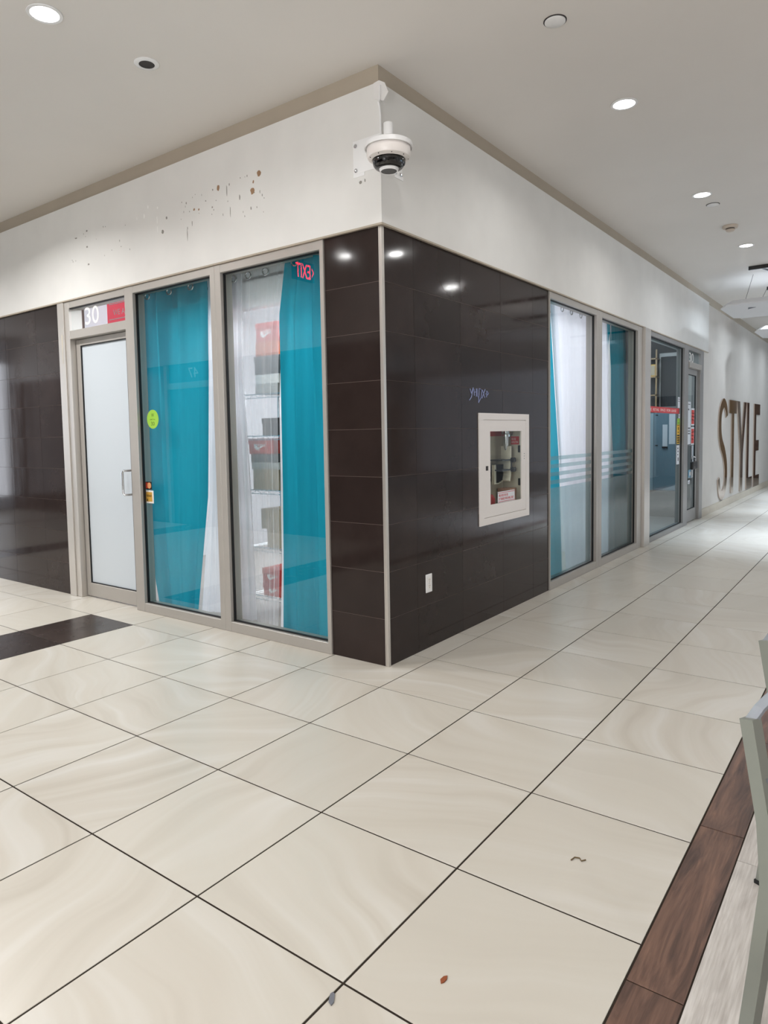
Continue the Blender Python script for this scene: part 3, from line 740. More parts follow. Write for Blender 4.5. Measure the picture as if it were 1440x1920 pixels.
# ------------------------------------------------------------------ STICKERS and notices on the dark shop front
def sticker(nm, P4, u0, u1, z0, z1, d, mat, label, marks=(), cat='sticker'):
    e = empty(nm, PR((u0 + u1) / 2, z0, d), label, cat)
    MB().box(PR(u0, z0, d), PR(u1, z1, d - 0.0008)).obj('sheet', mat, e)
    for a, b, c, f, mm in marks:
        MB().box(PR(u0 + (u1 - u0) * a, z0 + (z1 - z0) * c, d + 0.0006), PR(u0 + (u1 - u0) * b, z0 + (z1 - z0) * f, d)).obj('print', mm, e)
    return e
GD = -0.0438
e = sticker('red_strip', None, 5.69, 7.50, 1.685, 1.765, GD, 'red', 'long red printed strip across the dark shop window', cat='sticker')
for u, wd, q in ((5.92, .24, 'SALE'), (6.26, .30, 'RETAIL'), (6.60, .26, 'SPACE'), (6.90, .20, 'FOR'), (7.19, .28, 'LEASE')):
    text(q, RM(u, 1.708, GD), wd, 0.034, 'ink', 'lettering', e, thick=.0006)
sticker('notice', None, 7.42, 7.55, 1.77, 1.93, GD, 'paper', 'white slip above the red strip end', [(.1, .9, .8, .85, 'greyink'), (.1, .9, .6, .65, 'greyink')], 'notice')
sticker('notice', None, 7.47, 7.55, 1.62, 1.682, GD, 'paper', 'small white slip right below the red strip end', [(.1, .9, .5, .6, 'greyink')], 'notice')
sticker('square_sticker', None, 7.40, 7.55, 1.53, 1.617, GD, 'green', 'green sticker on the dark shop window', [(.15, .85, .2, .3, 'greenink')])
sticker('square_sticker', None, 7.38, 7.55, 1.385, 1.525, GD, 'yellow', 'yellow sticker with black emblem on the dark shop window', [(.38, .62, .45, .75, 'blackink'), (.3, .7, .15, .25, 'blackink'), (.1, .9, .9, .95, 'blackink')])
sticker('square_sticker', None, 7.38, 7.55, 1.245, 1.382, GD, 'yellow', 'yellow sticker with black bars below the plain yellow one', [(.08, .92, .80, .95, 'blackink'), (.08, .92, .56, .70, 'blackink'), (.08, .92, .32, .46, 'blackink'), (.08, .92, .10, .22, 'blackink')])
sticker('notice', None, 7.37, 7.54, 0.94, 1.222, GD, 'paper', 'white strip with dark marks, lowest on the dark shop window', [(.35, .6, .80, .88, 'blackink'), (.4, .65, .64, .72, 'blackink'), (.35, .6, .48, .54, 'blackink'), (.45, .7, .18, .36, 'blackink')], 'notice')
sticker('notice', None, 8.04, 8.24, 1.22, 1.88, -0.044, 'paper', 'tall white notice on the glass of the grey door', [(.15, .8, .93, .95, 'greyink'), (.15, .85, .36, .40, 'greyink'), (.15, .85, .30, .33, 'greyink'), (.15, .85, .24, .27, 'greyink'), (.15, .5, .80, .84, 'greyink')], 'notice')
for z0, z1, lb in ((1.515, 1.785, 'upper'), (1.21, 1.49, 'lower')):
    sticker('poster', None, 8.28, 8.49, z0, z1, -0.044, 'paper', lb + ' red and white poster on the grey door', [(.08, .92, .08, .90, 'redbox'), (.2, .8, .7, .74, 'ink'), (.2, .8, .5, .54, 'ink'), (.2, .7, .3, .34, 'ink')], 'poster')
e = empty('padlock', PR(8.20, 0.83, -0.02), 'big black padlock hanging on the grey door pull', 'padlock')
MB().box(PR(8.06, 0.83, 0.04), PR(8.36, 0.955, -0.005), 0.012).obj('body', 'black', e)
MB().tube([PR(8.11, 0.945, 0.015), PR(8.11, 0.99, 0.015), PR(8.14, 1.02, 0.015), PR(8.21, 1.03, 0.015), PR(8.28, 1.02, 0.015), PR(8.31, 0.99, 0.015), PR(8.31, 0.945, 0.015)], 0.012, 8).obj('shackle', 'steel', e, True)
MB().box(PR(8.12, 0.86, 0.0415), PR(8.2, 0.88, 0.04)).obj('keyway_plate', 'steel', e)
hb = MB().tube([PR(8.13, 1.20, -0.04), PR(8.13, 1.20, 0.0), PR(8.13, 0.70, 0.0), PR(8.13, 0.70, -0.04)], 0.01, 8).tube([PR(8.29, 1.20, -0.04), PR(8.29, 1.20, -0.02), PR(8.29, 0.70, -0.02), PR(8.29, 0.70, -0.04)], 0.008, 8)
hb.obj('pull_handle', 'steel', leaf2, True)
sticker('square_sticker', None, 8.12, 8.40, 0.69, 0.82, -0.044, 'blue', 'pale blue label under the padlock', [(.3, .7, .3, .75, 'ink')])
sticker('square_sticker', None, 8.10, 8.24, 0.60, 0.66, -0.044, 'paper', 'small white label low on the grey door', [(.2, .8, .4, .5, 'greyink')])

# dark shop furniture, against its end wall
cb = empty('grey_cabinet', (8.69, 0.58, 0.006), 'blue-grey cabinet with white papers inside the dark shop', 'cabinet')
MB().box((8.60, 0.315, 0.45), (8.795, 0.86, 1.735), 0.004).obj('body', 'shopgrey', cb)
MB().box((8.64, 0.33, 0.006), (8.795, 0.84, 0.45)).obj('plinth', 'shopfloor', cb)
MB().box((8.585, 0.69, 0.45), (8.599, 0.855, 1.73), 0.002).obj('side_panel', 'paleblue', cb)
dd = MB().box((8.583, 0.32, 0.46), (8.599, 0.685, 1.73), 0.002).obj('door', 'shopgrey', cb)
for z in (1.20, 1.70): MB().box((8.575, 0.62, z - .006), (8.583, 0.66, z + .006)).obj('hinge', 'black', dd)
MB().box((8.5815, 0.47, 1.18), (8.5829, 0.545, 1.54)).obj('paper_sheet', 'paper', cb)
MB().box((8.5815, 0.35, 1.22), (8.5829, 0.445, 1.71)).obj('paper_sheet', 'paper', cb)
MB().box((8.56, 0.465, 1.155), (8.5829, 0.55, 1.178), 0.003).obj('paper_tray', 'black', cb)
bdn = empty('display_board', (8.76, 0.47, 1.80), 'charcoal board in a grey frame above the cabinet in the dark shop', 'board')
MB().box((8.755, 0.335, 1.84), (8.795, 0.62, 2.66)).obj('board', 'shopdark', bdn)
MB().box((8.74, 0.315, 1.80), (8.795, 0.334, 2.72)).box((8.74, 0.621, 1.80), (8.795, 0.645, 2.72)).box((8.74, 0.334, 2.661), (8.795, 0.621, 2.72)).box((8.74, 0.334, 1.80), (8.795, 0.621, 1.839)).obj('frame', 'alud', bdn)
sf = empty('timber_frame', (8.66, 0.73, 1.736), 'pale timber shelf frame standing on the grey cabinet in the dark shop', 'shelf frame')
for y in (0.66, 0.80): MB().box((8.60, y - .012, 1.736), (8.63, y + .012, 2.78)).obj('upright', 'timber', sf)
for z in (2.02, 2.32, 2.62): MB().box((8.60, 0.648, z), (8.735, 0.812, z + .02)).obj('shelf_board', 'timber', sf)
pf = empty('picture_frame', (8.66, 0.73, 2.341), 'small gilt picture frame on the timber shelf in the dark shop', 'picture frame')
MB().box((8.635, 0.675, 2.341), (8.65, 0.785, 2.54), 0.003).obj('frame', 'gold', pf); MB().box((8.631, 0.69, 2.36), (8.6349, 0.77, 2.52)).obj('picture', 'kraft', pf)

# ------------------------------------------------------------------ FIRE HOSE CABINET
fc = empty('fire_hose_cabinet', PR(1.645, 0.745, 0), 'white recessed fire hose cabinet with glass door on the dark tiles', 'fire cabinet')
def ring(mb, P, o, i, d0, d1):
    (a0, a1, c0, c1), (b0, b1, e0, e1) = o, i
    mb.box(P(a0, c0, d0), P(a1, e0, d1)).box(P(a0, e1, d0), P(a1, c1, d1)).box(P(a0, e0, d0), P(b0, e1, d1)).box(P(b1, e0, d0), P(a1, e1, d1)); return mb
ring(MB(), PR, (1.20, 2.09, 0.745, 1.605), (1.27, 2.03, 0.80, 1.555), 0.010, 0.001).obj('trim_frame', 'enamel', fc)
dr = ring(MB(), PR, (1.273, 2.027, 0.803, 1.552), (1.378, 1.945, 0.895, 1.465), 0.0085, -0.004).obj('door', 'enamel', fc)
MB().box(PR(1.376, 0.893, 0.003), PR(1.947, 1.467, 0.0)).obj('glass_pane', 'glassr', dr)
MB().box(PR(1.302, 1.165, 0.0115), PR(1.338, 1.20, 0.0085), 0.001).obj('latch', 'grille', dr)
for z in (1.27, 1.25, 1.23): MB().box(PR(1.99, z, 0.0095), PR(1.998, z + .008, 0.0085)).obj('vent_slot', 'greyink', dr)
bx = MB()
for a, b in (((1.28, .80, 0.0), (1.30, 1.555, -0.20)), ((2.0, .80, 0.0), (2.02, 1.555, -0.20)), ((1.28, .80, 0.0), (2.02, .82, -0.20)), ((1.28, 1.535, 0.0), (2.02, 1.555, -0.20)), ((1.28, .80, -0.19), (2.02, 1.555, -0.21))):
    bx.box(PR(*a[:2], a[2]), PR(*b[:2], b[2]))
bx.obj('inner_box', 'cabinet_in', fc)
MB().lathe([(0.0, -0.09), (.012, -0.09), (.02, -0.06), (.02, 0.03), (.034, 0.03), (.034, 0.05), (.022, 0.055), (.022, 0.13), (0, 0.13)], 14, Matrix.Translation(PR(1.878, 1.39, -0.10))).obj('valve', 'steel', fc, True)
MB().tube([PR(1.938 + .03 * math.cos(t / 10 * 2 * PI), 1.452 + .03 * math.sin(t / 10 * 2 * PI), -0.09) for t in range(10)], 0.005, 6, True).obj('valve_wheel', 'steel', fc, True)
h = MB()
h.tube([PR(1.878, 1.34, -0.10), PR(1.875, 1.24, -0.10), PR(1.868, 1.10, -0.10), PR(1.85, 1.05, -0.10)], 0, sq=(0.042, 0.012))
for k in range(5): h.tube([PR(1.74 + .03 * k, 1.19, -0.13), PR(1.74 + .03 * k, 1.03 + .008 * k, -0.13)], 0, sq=(0.012, 0.045))
h.obj('hose', 'hose', fc)
rk = MB().box(PR(1.70, 1.222, -0.05), PR(1.92, 1.232, -0.17)).box(PR(1.70, 1.14, -0.05), PR(1.92, 1.15, -0.17)).box(PR(1.862, 1.14, -0.045), PR(1.876, 1.23, -0.05))
rk.box(PR(1.87, 1.205, -0.03), PR(1.925, 1.245, -0.08), 0.008).box(PR(1.87, 1.125, -0.03), PR(1.925, 1.165, -0.08), 0.008).obj('hose_rack', 'black', fc)
for z in (1.285, 1.005): MB().box(PR(1.982, z, -0.012), PR(1.999, z + .06, -0.045), .004).obj('hinge', 'black', fc)
MB().box(PR(1.74, 1.425, -0.187), PR(1.97, 1.52, -0.1895)).obj('red_label', 'mcred', fc)
lb = MB().box(PR(1.9965, 1.352, -0.04), PR(1.9995, 1.420, -0.115)).obj('red_label', 'red', fc)
text('FIRE HOSE\nINSTRUCTIONS', Matrix(((0, 0, -1, 1.9965), (-1, 0, 0, 0.0775), (0, 1, 0, 1.362), (0, 0, 0, 1))), 0.06, 0.045, 'ink', 'lettering', lb, thick=.0004)
MB().lathe([(0.0, 0), (.045, 0), (.05, .02), (.05, .1), (.03, .13), (0, .13)], 16, Matrix.Translation(PR(1.62, 0.82, -0.13))).obj('nozzle', 'red', fc, True)
MB().box(PR(1.86, 0.82, -0.06), PR(1.985, 0.985, -0.17)).obj('carton', simple('salmon_card', srgb(196, 150, 130), 0.7), fc)
sg = MB().box(PR(1.51, 0.898, 0.0042), PR(1.815, 0.985, 0.0031)).obj('door_sign', 'paper', fc)
MB().box(PR(1.515, 0.973, 0.0046), PR(1.81, 0.977, 0.0042)).box(PR(1.515, 0.903, 0.0046), PR(1.81, 0.907, 0.0042)).obj('red_rule', 'red', sg)
text('FIRE HOSE FOR USE\nBY TRAINED PERSONNEL ONLY', RM(1.662, 0.916, 0.0042), 0.27, 0.048, 'red', 'lettering', sg, thick=.0005, bold=.008)

# outlet
oc = empty('wall_outlet', PR(0.477, 0.383, 0), 'white duplex wall outlet low on the dark tiles', 'outlet')
MB().box(PR(0.438, 0.383, 0.0075), PR(0.516, 0.508, 0.0005), 0.003).obj('cover_plate', 'plastic', oc)
for z in (0.425, 0.467):
    q = MB().box(PR(0.460, z - .016, 0.0095), PR(0.494, z + .016, 0.0075), 0.003).obj('receptacle', 'ink', oc)
    MB().box(PR(0.468, z - .001, 0.0099), PR(0.4705, z + .009, 0.0095)).box(PR(0.483, z - .001, 0.0099), PR(0.4855, z + .009, 0.0095)).box(PR(0.475, z - .011, 0.0099), PR(0.479, z - .006, 0.0095)).obj('slot', 'grille', q)
MB().lathe([(0, 0), (.003, 0), (.003, .001), (0, .001)], 10, RM(0.477, 0.446, 0.0075), cap=False).obj('screw', 'steel', oc)

# chalk scribble on the tiles
sc = MB(); g0 = (1.075, 1.70)
def stroke(pts): sc.tube([PR(g0[0] + x, g0[1] + z, 0.0012) for x, z in pts], 0, sq=(0.0045, 0.001))
for s_ in ([(0, .08), (.02, .045), (.045, .085)], [(.05, .09), (.02, .02), (-.01, -.005)], [(.06, .08), (.065, .03)], [(.065, .055), (.09, .06)], [(.095, .085), (.095, .025)], [(.11, .085), (.11, .03), (.13, .02)], [(.14, .085), (.13, -.02), (.17, .02), (.185, .075), (.145, .088)], [(.19, .08), (.23, .02)], [(.235, .085), (.185, .015)], [(.235, .05), (.285, .052)], [(.262, .075), (.258, .025)], [(.27, .07), (.29, .055), (.27, .04)]):
    stroke(s_)
tag(sc.obj('chalk_scribble', 'scribble'), 'pale blue scribbled tag on the dark tiles above the fire cabinet', 'graffiti')

# ------------------------------------------------------------------ SECURITY CAMERA on the corner
cx, cy = -0.146, -0.167
sec = empty('security_camera', (cx, cy, 2.92), 'white dome security camera bracketed on the upper corner', 'camera')
br = MB().box(PL(-0.023, 3.04, 0.0235), PL(0.185, 3.235, 0.0205), 0.001).box(PR(-0.023, 3.04, 0.0235), PR(0.20, 3.235, 0.0205), 0.001)
br.box(PL(0.10, 3.02, 0.0235), PL(0.185, 3.0399, 0.0205)).box(PR(0.12, 3.02, 0.0235), PR(0.21, 3.0399, 0.0205))
dd = Vector((-1, -1, 0)).normalized(); ss = Vector((1, -1, 0)).normalized()
rot = Matrix(((dd.x, ss.x, 0, -0.02), (dd.y, ss.y, 0, -0.02), (0, 0, 1, 0), (0, 0, 0, 1)))
n0 = len(br.bm.verts); br.bm.verts.ensure_lookup_table()
br.box((0.0, -0.05, 3.10), (0.20, 0.05, 3.135), 0.003); br.bm.verts.ensure_lookup_table()
bmesh.ops.transform(br.bm, matrix=rot, verts=br.bm.verts[n0:])
br = br.obj('bracket', 'plastic', sec)
for y, z in ((0.165, 3.205), (0.06, 3.205), (0.165, 3.06)): MB().lathe([(0, 0), (.012, 0), (.012, .003), (.004, .005), (0, .005)], 12, LM(y, z, 0.0235), cap=False).obj('bolt', 'steel', br)
for x, z in ((0.185, 3.05), (0.13, 3.05)): MB().lathe([(0, 0), (.012, 0), (.012, .003), (.004, .005), (0, .005)], 12, RM(x, z, 0.0235), cap=False).obj('bolt', 'steel', br)
TC = Matrix.Translation((cx, cy, 0))
MB().lathe([(.0275, 3.08), (.0275, 3.205), (.026, 3.208), (0, 3.208)], 24, TC, cap=False).obj('pipe', 'plastic', sec, True)
MB().lathe([(0, 3.108), (.115, 3.103), (.135, 3.092), (.138, 3.066), (.132, 3.066), (.132, 3.074), (0, 3.074)], 48, TC, cap=False).obj('cap', 'plastic', sec, True)
MB().lathe([(0, 3.072), (.124, 3.072), (.126, 3.030), (.118, 3.014), (.096, 3.004), (.090, 3.008), (0, 3.008)], 48, TC, cap=False).obj('housing', 'enamel', sec, True)
MB().lathe([(.089, 3.008), (.092, 2.994), (.088, 2.974), (.076, 2.960), (.06, 2.956), (0, 2.956)], 40, TC, cap=False).obj('smoked_dome', 'dome', sec, True)
MB().lathe([(.044, 2.954), (.045, 2.943), (.049, 2.941), (.053, 2.948), (.056, 2.957)], 32, TC, cap=False).obj('bottom_ring', 'plastic', sec, True)
MB().lathe([(0, 2.943), (.045, 2.943), (.045, 2.946), (0, 2.946)], 28, TC, cap=False).obj('lower_lens', 'dome', sec, True)
for k in range(4):
    a = math.radians(225 + (k - 1.5) * 50)
    px, py = cx + .080 * math.cos(a), cy + .080 * math.sin(a)
    q = Vector((math.cos(a), math.sin(a), -0.3)).to_track_quat('Z', 'Y').to_matrix().to_4x4(); q.translation = (px, py, 2.984)
    MB().lathe([(0, 0.0), (.015, 0.0), (.015, .010), (.010, .012), (0, .009)], 16, q, cap=False).obj('lens', 'black', sec, True)
for k in range(5):
    a = math.radians(225 + (k - 2) * 40)
    MB().lathe([(0, 0), (.003, 0), (.003, .003), (0, .003)], 8, Matrix.Translation((cx + .112 * math.cos(a), cy + .108 * math.sin(a), 3.007)), cap=False).obj('screw', 'grille', sec)
cw = MB().tube([(-.03, -.03, 3.50), (-.034, -.03, 3.42), (-.045, -.028, 3.40), (-.038, -.03, 3.38), (-.03, -.03, 3.33), (-.03, -.03, 3.24), (-.05, -.05, 3.20), (-.10, -.12, 3.17), (-.125, -.145, 3.15)], 0.0055, 8)
cw.obj('cable', 'plastic', sec, True)
pt = MB()
pt.prism([(-.02, -.02), (.05, -.05), (.085, -.01), (.06, .05), (.02, .075), (-.02, .07)], 0.004, LM(0.0, 3.46, 0.0205))
pt.prism([(-.02, -.03), (.03, -.05), (.05, .0), (.045, .06), (-.02, .07)], 0.004, RM(0.0, 3.46, 0.0205))
tag(pt.obj('filler_patch', 'patch'), 'rough white filler patch where the camera cable leaves the corner', 'patch')

# ------------------------------------------------------------------ CEILING FITTINGS
def downlight(x, y, label, group, pw=13.0, col=(1.0, 0.985, 0.965)):
    e = empty('downlight', (x, y, HC - 0.006), label, 'ceiling light', group)
    MB().lathe([(.070, 0.0), (.086, 0.0), (.088, .003), (.086, .006), (.070, .006)], 32, Matrix.Translation((x, y, HC - .007)), cap=False).obj('trim_ring', 'plastic', e, True)
    MB().lathe([(0, 0), (.071, 0), (.071, .003), (0, .003)], 28, Matrix.Translation((x, y, HC - .0045)), cap=False).obj('lamp_disc', 'lamp', e)
    a = area('downlight_and_fill_light', (x, y, HC - 0.012), (x, y, 0), 0.13, 0.13, pw, col, math.radians(150), 'DISK')
    return e
downlight(-1.465, 1.055, 'large downlight at the upper left of the ceiling', None, 16)
downlight(1.456, -0.985, 'downlight nearest to the corner, right of the security camera', None, 7)
downlight(3.77, -1.0, 'downlight second from the corner along the right wall', None, 7)
downlight(6.08, -1.02, 'downlight third from the corner along the right wall', None, 7, (0.92, 0.96, 1.0))
downlight(-1.465, 3.36, 'downlight at the left picture edge, its rim just out of frame', None, 52)
for x, y in ((8.39, -1.02), (10.7, -1.02), (13.0, -1.02), (15.3, -1.02)):
    area('downlight_and_fill_light', (x, y, HC - 0.002), (x, y, 0), 0.14, 0.14, 15, (0.80, 0.90, 1.0), math.radians(150), 'DISK')
for x, y in ((-1.465, 5.67), (-1.465, 8.0), (-3.0, 5.6)):
    area('downlight_and_fill_light', (x, y, HC - 0.002), (x, y, 0), 0.14, 0.14, 32, (1.0, 0.99, 0.975), math.radians(150), 'DISK')
for x, y, pw in ((3.62, -2.40, 6), (5.74, -2.87, 6), (-3.28, 2.93, 7)):
    area('downlight_and_fill_light', (x, y, HC - 0.002), (x, y, 0), 0.14, 0.14, pw, (1.0, 0.99, 0.975), PI, 'DISK')
for x, y in ((-0.85, -1.0), (-3.1, -1.0), (1.3, -3.0), (-1.2, -3.2), (-3.2, -4.2), (8.0, -2.9), (10.5, -2.9)):
    area('downlight_and_fill_light', (x, y, HC - 0.002), (x, y, 0), 0.14, 0.14, 7, (1.0, 0.985, 0.965), math.radians(150), 'DISK')
e = empty('ceiling_speaker', (-0.85, 1.06, HC - .006), 'round ceiling speaker with dark mesh centre', 'speaker')
MB().lathe([(.045, 0.0), (.066, 0.0), (.072, .004), (.072, .0075), (.045, .0075)], 32, Matrix.Translation((-0.85, 1.06, HC - .008)), cap=False).obj('rim', 'plastic', e, True)
MB().lathe([(0, 0), (.046, 0), (.046, .004), (0, .004)], 28, Matrix.Translation((-0.85, 1.06, HC - .0055)), cap=False).obj('mesh', 'grille', e)
def cover(x, y, r, lb):
    e = empty('cover_plate', (x, y, HC - .006), lb, 'ceiling plate')
    MB().lathe([(0, 0), (r - .003, 0), (r, .002), (r, .006), (0, .006)], 32, Matrix.Translation((x, y, HC - .010)), cap=False).obj('plate', 'plastic', e, True)
    MB().lathe([(0, 0), (r + .006, 0), (r + .006, .003), (0, .003)], 32, Matrix.Translation((x, y, HC - .0035)), cap=False).obj('shadow_gap', 'grille', e)
cover(0.26, -0.985, 0.055, 'blank round plate in the ceiling above right of the camera')
cover(4.15, -1.02, 0.055, 'small blank round plate beside the second downlight')
e = empty('smoke_detector', (5.06, -1.02, HC - .05), 'cream smoke detector on the ceiling', 'smoke detector')
MB().lathe([(0, 0.022), (.07, 0.022), (.078, .034), (.078, .05), (0, .05)], 32, Matrix.Translation((5.06, -1.02, HC - .0505)), cap=False).obj('base', 'detector', e, True)
MB().lathe([(0, -.012), (.035, -.010), (.046, .002), (.046, .010), (.040, .010), (.040, .022), (0, .022)], 28, Matrix.Translation((5.06, -1.02, HC - .0505)), cap=False).obj('chamber', 'detector', e, True)
MB().lathe([(.041, .011), (.0445, .011), (.0445, .020), (.041, .020)], 28, Matrix.Translation((5.06, -1.02, HC - .0505)), cap=False).obj('vent_ring', 'grille', e)

# hanging panels with rails
for k, (x0, lb) in enumerate(((7.62, 'white hanging ceiling panel nearest, at the right picture edge'), (10.75, 'white hanging ceiling panel behind the nearest one'))):
    x1 = x0 + 1.42; yl = -0.42
    e = empty('hanging_panel', ((x0 + x1) / 2, -2.0, 3.19), lb, 'ceiling panel', 'hanging panels')
    bm = MB()
    out = [(x0, -3.4), (x0, yl - .13), (x0 + .28, yl), (x1 - .12, yl), (x1, yl - .12), (x1, -3.4)]
    lo = [bm.bm.verts.new((a, b, 3.20)) for a, b in out]; mid = [bm.bm.verts.new((a, b, 3.215)) for a, b in out]
    hi = [bm.bm.verts.new((x0 + (a - x0) * .92 + .05, b - .07, 3.275)) for a, b in out]
    for A, B in ((lo, mid), (mid, hi)):
        for i in range(6): bm.bm.faces.new((A[i], A[(i + 1) % 6], B[(i + 1) % 6], B[i]))
    bm.bm.faces.new(lo[::-1]); bm.bm.faces.new(hi)
    bm.obj('panel', 'panelw', e)
    MB().prism([(0, 0), (.16, .03), (.05, -.09)], .003, Matrix(((1, 0, 0, x0 + .36), (0, 1, 0, yl - .35), (0, 0, -1, 3.20), (0, 0, 0, 1)))).obj('logo_mark', 'greyink', e)
    for a, b in ((x0 + .2, -0.75), (x0 + .2, -1.3), (x1 - .2, -.75), (x1 - .2, -1.3)):
        MB().tube([(a, b, 3.27), (a + (-.15 if a < x0 + .5 else .12), b - .12, 3.60)], 0.003, 5).obj('wire', 'grille', e)
    for xx in (x0 - .27, x1 + .02):
        r = MB().box((xx - .02, -3.4, 3.60), (xx + .02, -0.86, 3.648)).obj('ceiling_rail', 'black', e)
        MB().tube([(xx, -1.0, 3.615), (xx + .45, -1.15, 3.60)], 0.012, 6).obj('rail_brace', 'black', e)

# ------------------------------------------------------------------ STYLE letters
LD = -0.019
def letter(ch, outline_list, x0, x1, z0, z1):
    e = MB()
    for pts in outline_list: e.prism([((x1 - x0) * a, (z1 - z0) * b) for a, b in pts], 0.02, RM(x0, z0, LD))
    tag(e.obj('wall_letter', 'chrome'), 'tall mirrored letter %s on the pale far wall' % ch, 'letter', 'mirrored wall letters')
def thick_curve(cl):
    n = len(cl); L, R_ = [], []
    for i, (x, y, t) in enumerate(cl):
        a = cl[max(0, i - 1)]; b = cl[min(n - 1, i + 1)]
        dx, dy = b[0] - a[0], (b[1] - a[1]) * 2.2; l = math.hypot(dx, dy) or 1
        nx, ny = -dy / l, dx / l
        L.append((x + nx * t, y + ny * t * .45)); R_.append((x - nx * t, y - ny * t * .45))
    return L, R_
def spline(ctrl, n=6):
    out = []
    for i in range(len(ctrl) - 1):
        p0, p1, p2, p3 = ctrl[max(0, i - 1)], ctrl[i], ctrl[i + 1], ctrl[min(len(ctrl) - 1, i + 2)]
        for k in range(n):
            t = k / n
            out.append(tuple(.5 * (2 * p1[q] + (p2[q] - p0[q]) * t + (2 * p0[q] - 5 * p1[q] + 4 * p2[q] - p3[q]) * t * t + (3 * p1[q] - p0[q] - 3 * p2[q] + p3[q]) * t ** 3) for q in range(3)))
    return out + [ctrl[-1]]
cl = spline([(.88, .82, .09), (.80, .90, .10), (.52, .95, .10), (.22, .86, .12), (.16, .70, .13), (.30, .57, .13), (.62, .46, .13), (.84, .32, .13), (.80, .14, .12), (.50, .05, .10), (.22, .09, .10), (.10, .22, .09)])
Lc, Rc = thick_curve(cl)
quads = [[Lc[i], Lc[i + 1], Rc[i + 1], Rc[i]] for i in range(len(Lc) - 1)]
e = MB()
x0, x1, z0, z1 = 10.18, 11.06, 0.14, 2.02
RMs = RM(x0, z0, LD)
lo = [[e.bm.verts.new(RMs @ Vector(((x1 - x0) * q[0], (z1 - z0) * q[1], h_))) for q in side] for side in (Lc, Rc) for h_ in (0, .02)]
La, Lb, Ra, Rb = lo[0], lo[1], lo[2], lo[3]
for i in range(len(La) - 1):
    for A, B in ((Lb, Rb), (Ra, La), (La, Lb), (Rb, Ra)): e.bm.faces.new((A[i], A[i + 1], B[i + 1], B[i]))
e.bm.faces.new((La[0], Lb[0], Rb[0], Ra[0])); e.bm.faces.new((La[-1], Ra[-1], Rb[-1], Lb[-1]))
tag(e.obj('wall_letter', 'chrome'), 'tall mirrored letter S on the pale far wall', 'letter', 'mirrored wall letters')
letter('T', [[(0, .86), (0, 1), (1, 1), (1, .86), (.66, .86), (.66, 0), (.34, 0), (.34, .86)]], 11.2, 11.95, 0.20, 2.0)
letter('Y', [[(0, 1), (.28, 1), (.52, .58), (.74, 1), (1, 1), (.66, .42), (.66, 0), (.38, 0), (.38, .42)]], 12.02, 13.1, 0.16, 2.0)
letter('L', [[(0, 1), (.36, 1), (.36, .13), (1, .13), (1, 0), (0, 0)]], 13.2, 13.95, 0.15, 2.0)
letter('E', [[(0, 0), (0, 1), (1, 1), (1, .87), (.34, .87), (.34, .56), (.85, .56), (.85, .43), (.34, .43), (.34, .13), (1, .13), (1, 0)]], 14.15, 14.98, 0.14, 2.0)

# ------------------------------------------------------------------ CHAIRS at the right edge
def make_chair(x, y):
    """back towards +y, seat towards -y; x is the near-side rear leg"""
    W = 0.42
    e = empty('cafe_chair', (x + W / 2, y - .2, 0), None, 'chair', 'metal cafe chairs')
    for s in (0, W):
        l = MB().tube([(x + s, y - .005, 0.0), (x + s, y - .03, 0.2), (x + s, y - .055, 0.42), (x + s, y - .045, 0.56), (x + s, y, 0.79)], 0, sq=(0.016, 0.016))
        l = l.obj('rear_leg', 'chair', e)
        MB().box((x + s - .021, y - .02, -0.0005), (x + s + .021, y + .012, 0.012)).obj('foot_cap', 'rubber', l)
        f = MB().tube([(x + s, y - .43, 0.0), (x + s, y - .42, 0.44)], 0, sq=(0.016, 0.0125)).obj('front_leg', 'chair', e)
        MB().box((x + s - .018, y - .446, -0.0005), (x + s + .018, y - .414, 0.012)).obj('foot_cap', 'rubber', f)
    top = []
    for k in range(17):
        t = k / 16; top.append((x + W * t, y - 0.002 - 0.02 * math.sin(PI * t), 0.785 + 0.085 * math.sin(PI * t) ** 0.75))
    MB().tube(top, 0, sq=(0.013, 0.004)).obj('top_rail', 'chairrail', e)
    low = [(x + W * k / 12, y - 0.03 - 0.02 * math.sin(PI * k / 12), 0.66 + 0.02 * math.sin(PI * k / 12)) for k in range(13)]
    MB().tube(low, 0, sq=(0.013, 0.004)).obj('lower_rail', 'chairrail', e)
    for k in range(1, 5):
        xx = x + W * k / 5
        MB().tube([(xx, y - .035, 0.665), (xx, y - .02, 0.785 + 0.085 * math.sin(PI * k / 5) ** 0.75 - .01)], 0, sq=(0.010, 0.003)).obj('back_slat', 'chairrail', e)
    MB().box((x - .012, y - .44, 0.435), (x + W + .012, y - .06, 0.46), 0.01).obj('seat', 'wood_dark', e)
    MB().box((x, y - .42, 0.41), (x + W, y - .40, 0.435)).box((x, y - .08, 0.41), (x + W, y - .06, 0.435)).box((x - .01, y - .42, 0.41), (x + .01, y - .06, 0.435)).box((x + W - .01, y - .42, 0.41), (x + W + .01, y - .06, 0.435)).obj('seat_frame', 'chair', e)
    return e
def turn(e, px, py, a):
    d = e.location - Vector((px, py, 0)); e.location = Vector((px, py, 0)) + Matrix.Rotation(a, 3, 'Z') @ d; e.rotation_euler.z = a
c1 = make_chair(-1.70, -2.245); turn(c1, -1.70, -2.245, math.radians(-25)); c1['label'] = 'grey metal cafe chair nearest, cut by the right picture edge'
c2 = copy_tree(c1); c2.location = c1.location + Vector((0.685, 0.055, 0)); c2['label'] = 'grey metal cafe chair behind the nearest one at the right edge'

